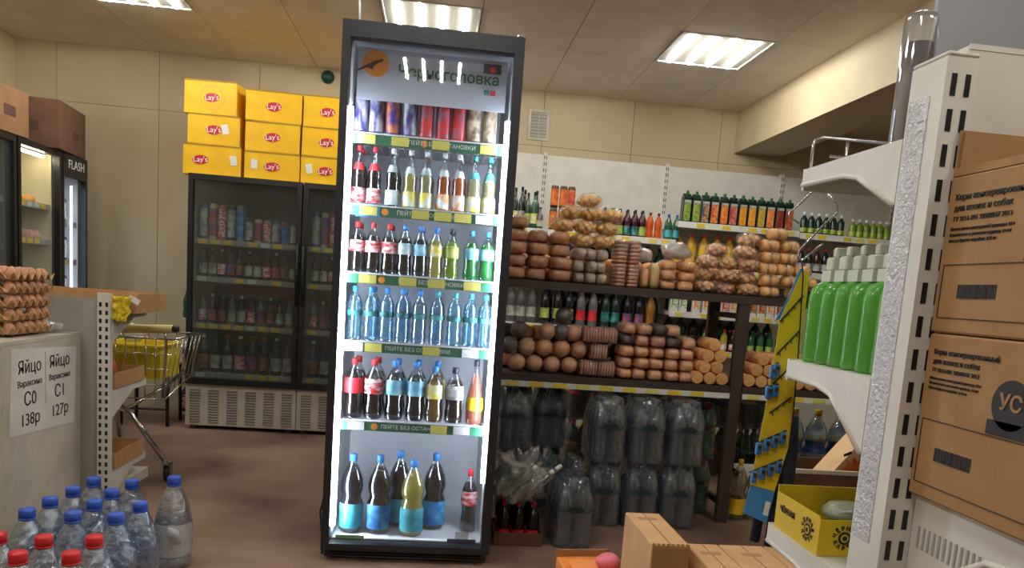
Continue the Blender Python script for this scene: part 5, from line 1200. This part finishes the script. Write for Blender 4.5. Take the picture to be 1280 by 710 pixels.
for mode, c, sc_ in (('front', (.789, cy0-.0010, .036), 1), ('side', (cx0-.0010, 1.325, .037), 1)):
    ax = (lambda d_: d_)
    rr = (0, 0, 0) if mode == 'front' else (0, 0, PI/2)
    e = ob('emblem', disc(.0125, .0006, 24), BLACKPRINT, yb_, c, rr)
    ob('emblem_core', disc(.008, .0006, 20), YK, e, (0, -.0006 if mode == 'front' else .0006, 0)); ob('emblem_star', disc(.005, .0006, 8), BLACKPRINT, e, (0, -.0012 if mode == 'front' else .0012, 0))
    ring_text('ЧЁРНАЯ', .0195, PI-.25, .25, yb_, c, mode, .011, BLACKPRINT); ring_text('КАРТА', .0195, -PI+.45, -.45, yb_, c, mode, .011, BLACKPRINT)
ob('side_lettering', txt('ЧЁРНАЯ', .016, bold=.0004), BLACKPRINT, yb_, (cx0-.001, 1.41, .045), (PI/2, 0, -PI/2))
for k, (X, Y, z, rz) in enumerate(((.87, 1.372, .006, .12), (.89, 1.372, .041, -.1))):
    t = thing('foil_pouch', 'silvery green pouch lying in the open yellow carton, %s one' % ('lower', 'upper')[k], 'pouch', (X, Y, .6965+z), rz, 'pouches in the yellow carton')
    ob('pouch', superell(.19, .095, .032, .6, .25, k), mat('dull silver green foil', (146, 150, 128), .35, rgb2=(120, 126, 108), scale=25, bump=.4, bscale=40), t)
    ob('seal', boxes([(.09, .105, -.035, .035, .014, .018)]), mat('dull silver green foil', (146, 150, 128), .35), t)
# dark board leaning behind and charcoal carton with flame
t = thing('cardboard_bin', 'dark brown cardboard bin standing behind the shelf end', 'box', (1.46, 2.25, 0), 0)
for a in ((-.34, .34, -.11, -.104, 0, .66), (-.34, .34, .104, .11, 0, .66), (-.34, -.334, -.104, .104, 0, .66), (.334, .34, -.104, .104, 0, .66)): ob('side', boxes([a]), CARD2, t)
ob('bottom', boxes([(-.334, .334, -.104, .104, 0, .006)]), CARD2, t); ob('rim', boxes([(-.345, .345, -.115, -.105, .655, .668)]), OFFW, t)
BXc, BYc = 1.44, 2.25
t = thing('charcoal_bag', 'tan paper charcoal bag with red flame picture, standing in the brown bin', 'bag', (BXc, BYc, .007), .0)
FYb = BYc-.05
def lp(lst, Y=FYb): return [(at(a_, b_, Y=Y).x-BXc, at(a_, b_, Y=Y).z-.007) for a_, b_ in lst]
e0 = lp([(1026, 606), (1082, 546), (1112, 552), (1160, 606)])
ob('paper_bag', prism([(e0[0][0], 0.0)]+e0+[(e0[3][0], 0.0)], .10, 'y'), mat('tan paper', (222, 184, 138), .8, rgb2=(212, 172, 126), scale=12), t)
fy = -.0512
ob('flame', prism(lp([(1052, 592), (1051, 586), (1059, 580), (1058, 575), (1064, 580), (1067, 571), (1072, 578), (1080, 566), (1084, 580), (1080, 594), (1066, 598)]), .001, 'y'), mat('flame print', (206, 66, 34), .6, rgb2=(232, 140, 60), scale=20), t, (0, fy, 0))
ob('coal', prism(lp([(1031, 605), (1036, 594), (1046, 590), (1056, 593), (1066, 597), (1078, 593), (1086, 606)]), .001, 'y'), mat('coal print', (70, 60, 56), .8, rgb2=(110, 96, 88), scale=40), t, (0, fy-.0008, 0))
ob('print_mark', prism(lp([(1054, 568), (1064, 564), (1065, 567), (1055, 571)]), .001, 'y'), BLACKPRINT, t, (0, fy, 0))

# ---- boxes on the camera side shelf
def petbox(label, z, h, y1, x0, k, ly):
    """brown pet food carton: origin at its far left bottom corner, printed left face"""
    t = thing('pet_food_carton', label, 'carton', (x0, y1, z), 0, 'brown pet food cartons on the right shelf')
    L_, W_ = .42, .30
    ob('body', bbox(0, W_, -L_, 0, 0, h, .003, 1), CARD, t)
    ob('top_seam', boxes([(.0, W_, -L_/2-.001, -L_/2+.001, h, h+.0008)]), CARD2, t)
    R = (PI/2, 0, -PI/2); x_ = -.0008
    def line(s_, y0, zz, size, bold=0):
        size *= k; zz = h-(h-zz)*k
        me = txt(s_, size, bold=bold); wd = max(v.co.x for v in me.vertices)-min(v.co.x for v in me.vertices)
        ob('lettering', me, BLACKPRINT, t, (x_, -y0-wd/2, zz), R)
    line('Корм консервированный', .018, h-.037, .0148, .0001); line('для кошек и собак', .018, h-.056, .0148, .0001)
    line('ТУ 9216-001 50560047 2013', .018, h-.074, .0115)
    line('Масса нетто консервной единицы: 85 г', .016, h-.091, .0078); line('Количество в упаковке единиц: 24 шт', .016, h-.101, .0078); line('Масса брутто коробки: 2,25 кг', .016, h-.111, .0078)
    f0, f1, g0, g1 = .012, .34, .022, h-.130
    ob('print_frame', boxes([(x_-.0004, x_+.0004, -f1, -f0, g0, g0+.0012), (x_-.0004, x_+.0004, -f1, -f0, g1-.0012, g1), (x_-.0004, x_+.0004, -f0-.0012, -f0, g0, g1), (x_-.0004, x_+.0004, -f1, -f1+.0012, g0, g1)]), BLACKPRINT, t)
    rnd = random.Random(3); bars = []; y_ = .05
    while y_ < .125:
        w_ = rnd.choice((.0008, .0014, .0022)); bars.append((x_-.0004, x_+.0004, -y_-w_, -y_, (g0+g1)/2-.010, (g0+g1)/2+.010)); y_ += w_+rnd.choice((.0009, .0016))
    ob('barcode', boxes(bars), BLACKPRINT, t)
    lo = ob('round_logo', disc(.034, .0008, 28), BLACKPRINT, t, (x_, -ly, h-.085), (0, 0, PI/2))
    ob('logo_lettering', txt('УС', .03, bold=.0006), CARD, t, (x_-.001, -ly, h-.083), R); ob('logo_base', boxes([(-.0004, .0004, -.038, .038, -.010, .010)]), BLACKPRINT, t, (x_, -ly, h-.118))
    return t
petbox('brown pet food carton, lower of the two printed ones on the right shelf', .8790, .252, 1.080, .759, .74, .183)
petbox('brown pet food carton, upper of the two printed ones on the right shelf', 1.1330, .232, 1.083, .760, .86, .205)
t = thing('open_carton', 'shallow open brown carton on the upper pet food carton', 'carton', (.763, 1.083, 1.3665))
for a in ((0, .30, -.40, -.396, .0, .055), (0, .30, -.004, 0, 0, .068), (0, .004, -.396, -.004, 0, .012), (.296, .30, -.396, -.004, 0, .055)): ob('side', boxes([a]), CARD, t)
ob('bottom', boxes([(.004, .296, -.396, -.004, 0, .004)]), CARD, t)
ob('flap', boxes([(0, .10, -.39, -.01, -.001, .001)]), CARDL, t, (.30, 0, .056), (0, -.5, 0))
ob('inner_liner', boxes([(.004, .296, -.008, -.005, .005, .064)]), CARD, t)
t = carton('white_carton', 'plain white carton on the far top shelf behind the slotted post', 'carton', (at(1205, 110, Y=1.185).x+.16, 1.28, 1.4375), .32, .19, at(1205, 54, Y=1.185).z-1.4383, mat('white card', (222, 216, 206), .6, rgb2=(214, 208, 198), scale=7))
zt = at(1205, 54, Y=1.185).z-1.4383; ob('tape_seam', boxes([(-.16, .16, -.001, .001, zt-.0005, zt+.001)]), GREYP, t); ob('edge_fold', boxes([(-.16, .16, -.0962, -.0946, zt-.008, zt+.0008)]), WHITEP, t)

# ================================================================== CARTONS ON THE FLOOR, FRONT
def floorbox(label, x0, x1, y0, y1, h, m=CARDL, slot=True, rz=0):
    t = carton('cardboard_carton', label, 'carton', ((x0+x1)/2, (y0+y1)/2, 0), x1-x0, y1-y0, h, m, rz, 'tan cartons on the floor')
    ob('top_seam', boxes([(-.0012, .0012, -(y1-y0)/2+.004, (y1-y0)/2-.004, h-.0003, h+.0006)]), CARD2, t)
    if slot: ob('hand_hole', boxes([(-.022, .022, -.006, .006, h-.0002, h+.0012)]), BLACKPRINT, t, (.0, -(y1-y0)*.08, 0))
    ob('print', boxes([(-.03, .03, -.012, .012, h-.0002, h+.0007)]), mat('faint print', (170, 128, 86), .8), t, (0, (y1-y0)*.3, 0))
    return t
t = floorbox('tall tan carton standing apart in front of the water packs', .660, .775, 2.02, 2.33, .45, CARDL, False, -.0)
ob('cut_edge', boxes([(-.0575+k*.0144, -.0575+k*.0144+.009, -.1585, -.1545, .447, .455) for k in range(8)]), CARDL, t)
ob('shaded_front_face', boxes([(-.055, .055, -.1572, -.1556, .01, .44)]), CARD, t)  # darker sheet: the shade of this side put into the colour
for k, (a, b) in enumerate(((.80, .90), (.905, 1.045), (1.05, 1.17))):
    floorbox('tan carton, %s of the row of three low cartons at the bottom edge' % ('left', 'middle', 'right')[k], a, b, 1.72, 2.13, .42, CARDL, k == 1)
t = thing('orange_pack', 'orange printed pack lying on the floor at the bottom edge', 'pack', (.60, 2.47, 0), .1)
ob('body', bbox(-.10, .10, -.12, .12, 0, .20, .006, 1), mat('orange pack print', (230, 120, 40), .5, rgb2=(236, 160, 70), scale=14), t); ob('flap', boxes([(-.10, .10, .118, .123, .2, .225)]), CARD, t)
ob('panel', boxes([(-.07, .07, -.08, .08, .2, .2012)]), mat('orange pack panel', (240, 150, 80), .5), t)
t = thing('pink_packet', 'small pink packet lying on the orange pack', 'packet', (.655, 2.47, .2015), .5)
ob('pouch', superell(.09, .08, .05, .8, .2, 2), mat('pink foil', (226, 110, 130), .4, bump=.3, bscale=30), t); ob('seal', boxes([(.04, .055, -.03, .03, .02, .024)]), mat('pink foil', (226, 110, 130), .4), t)
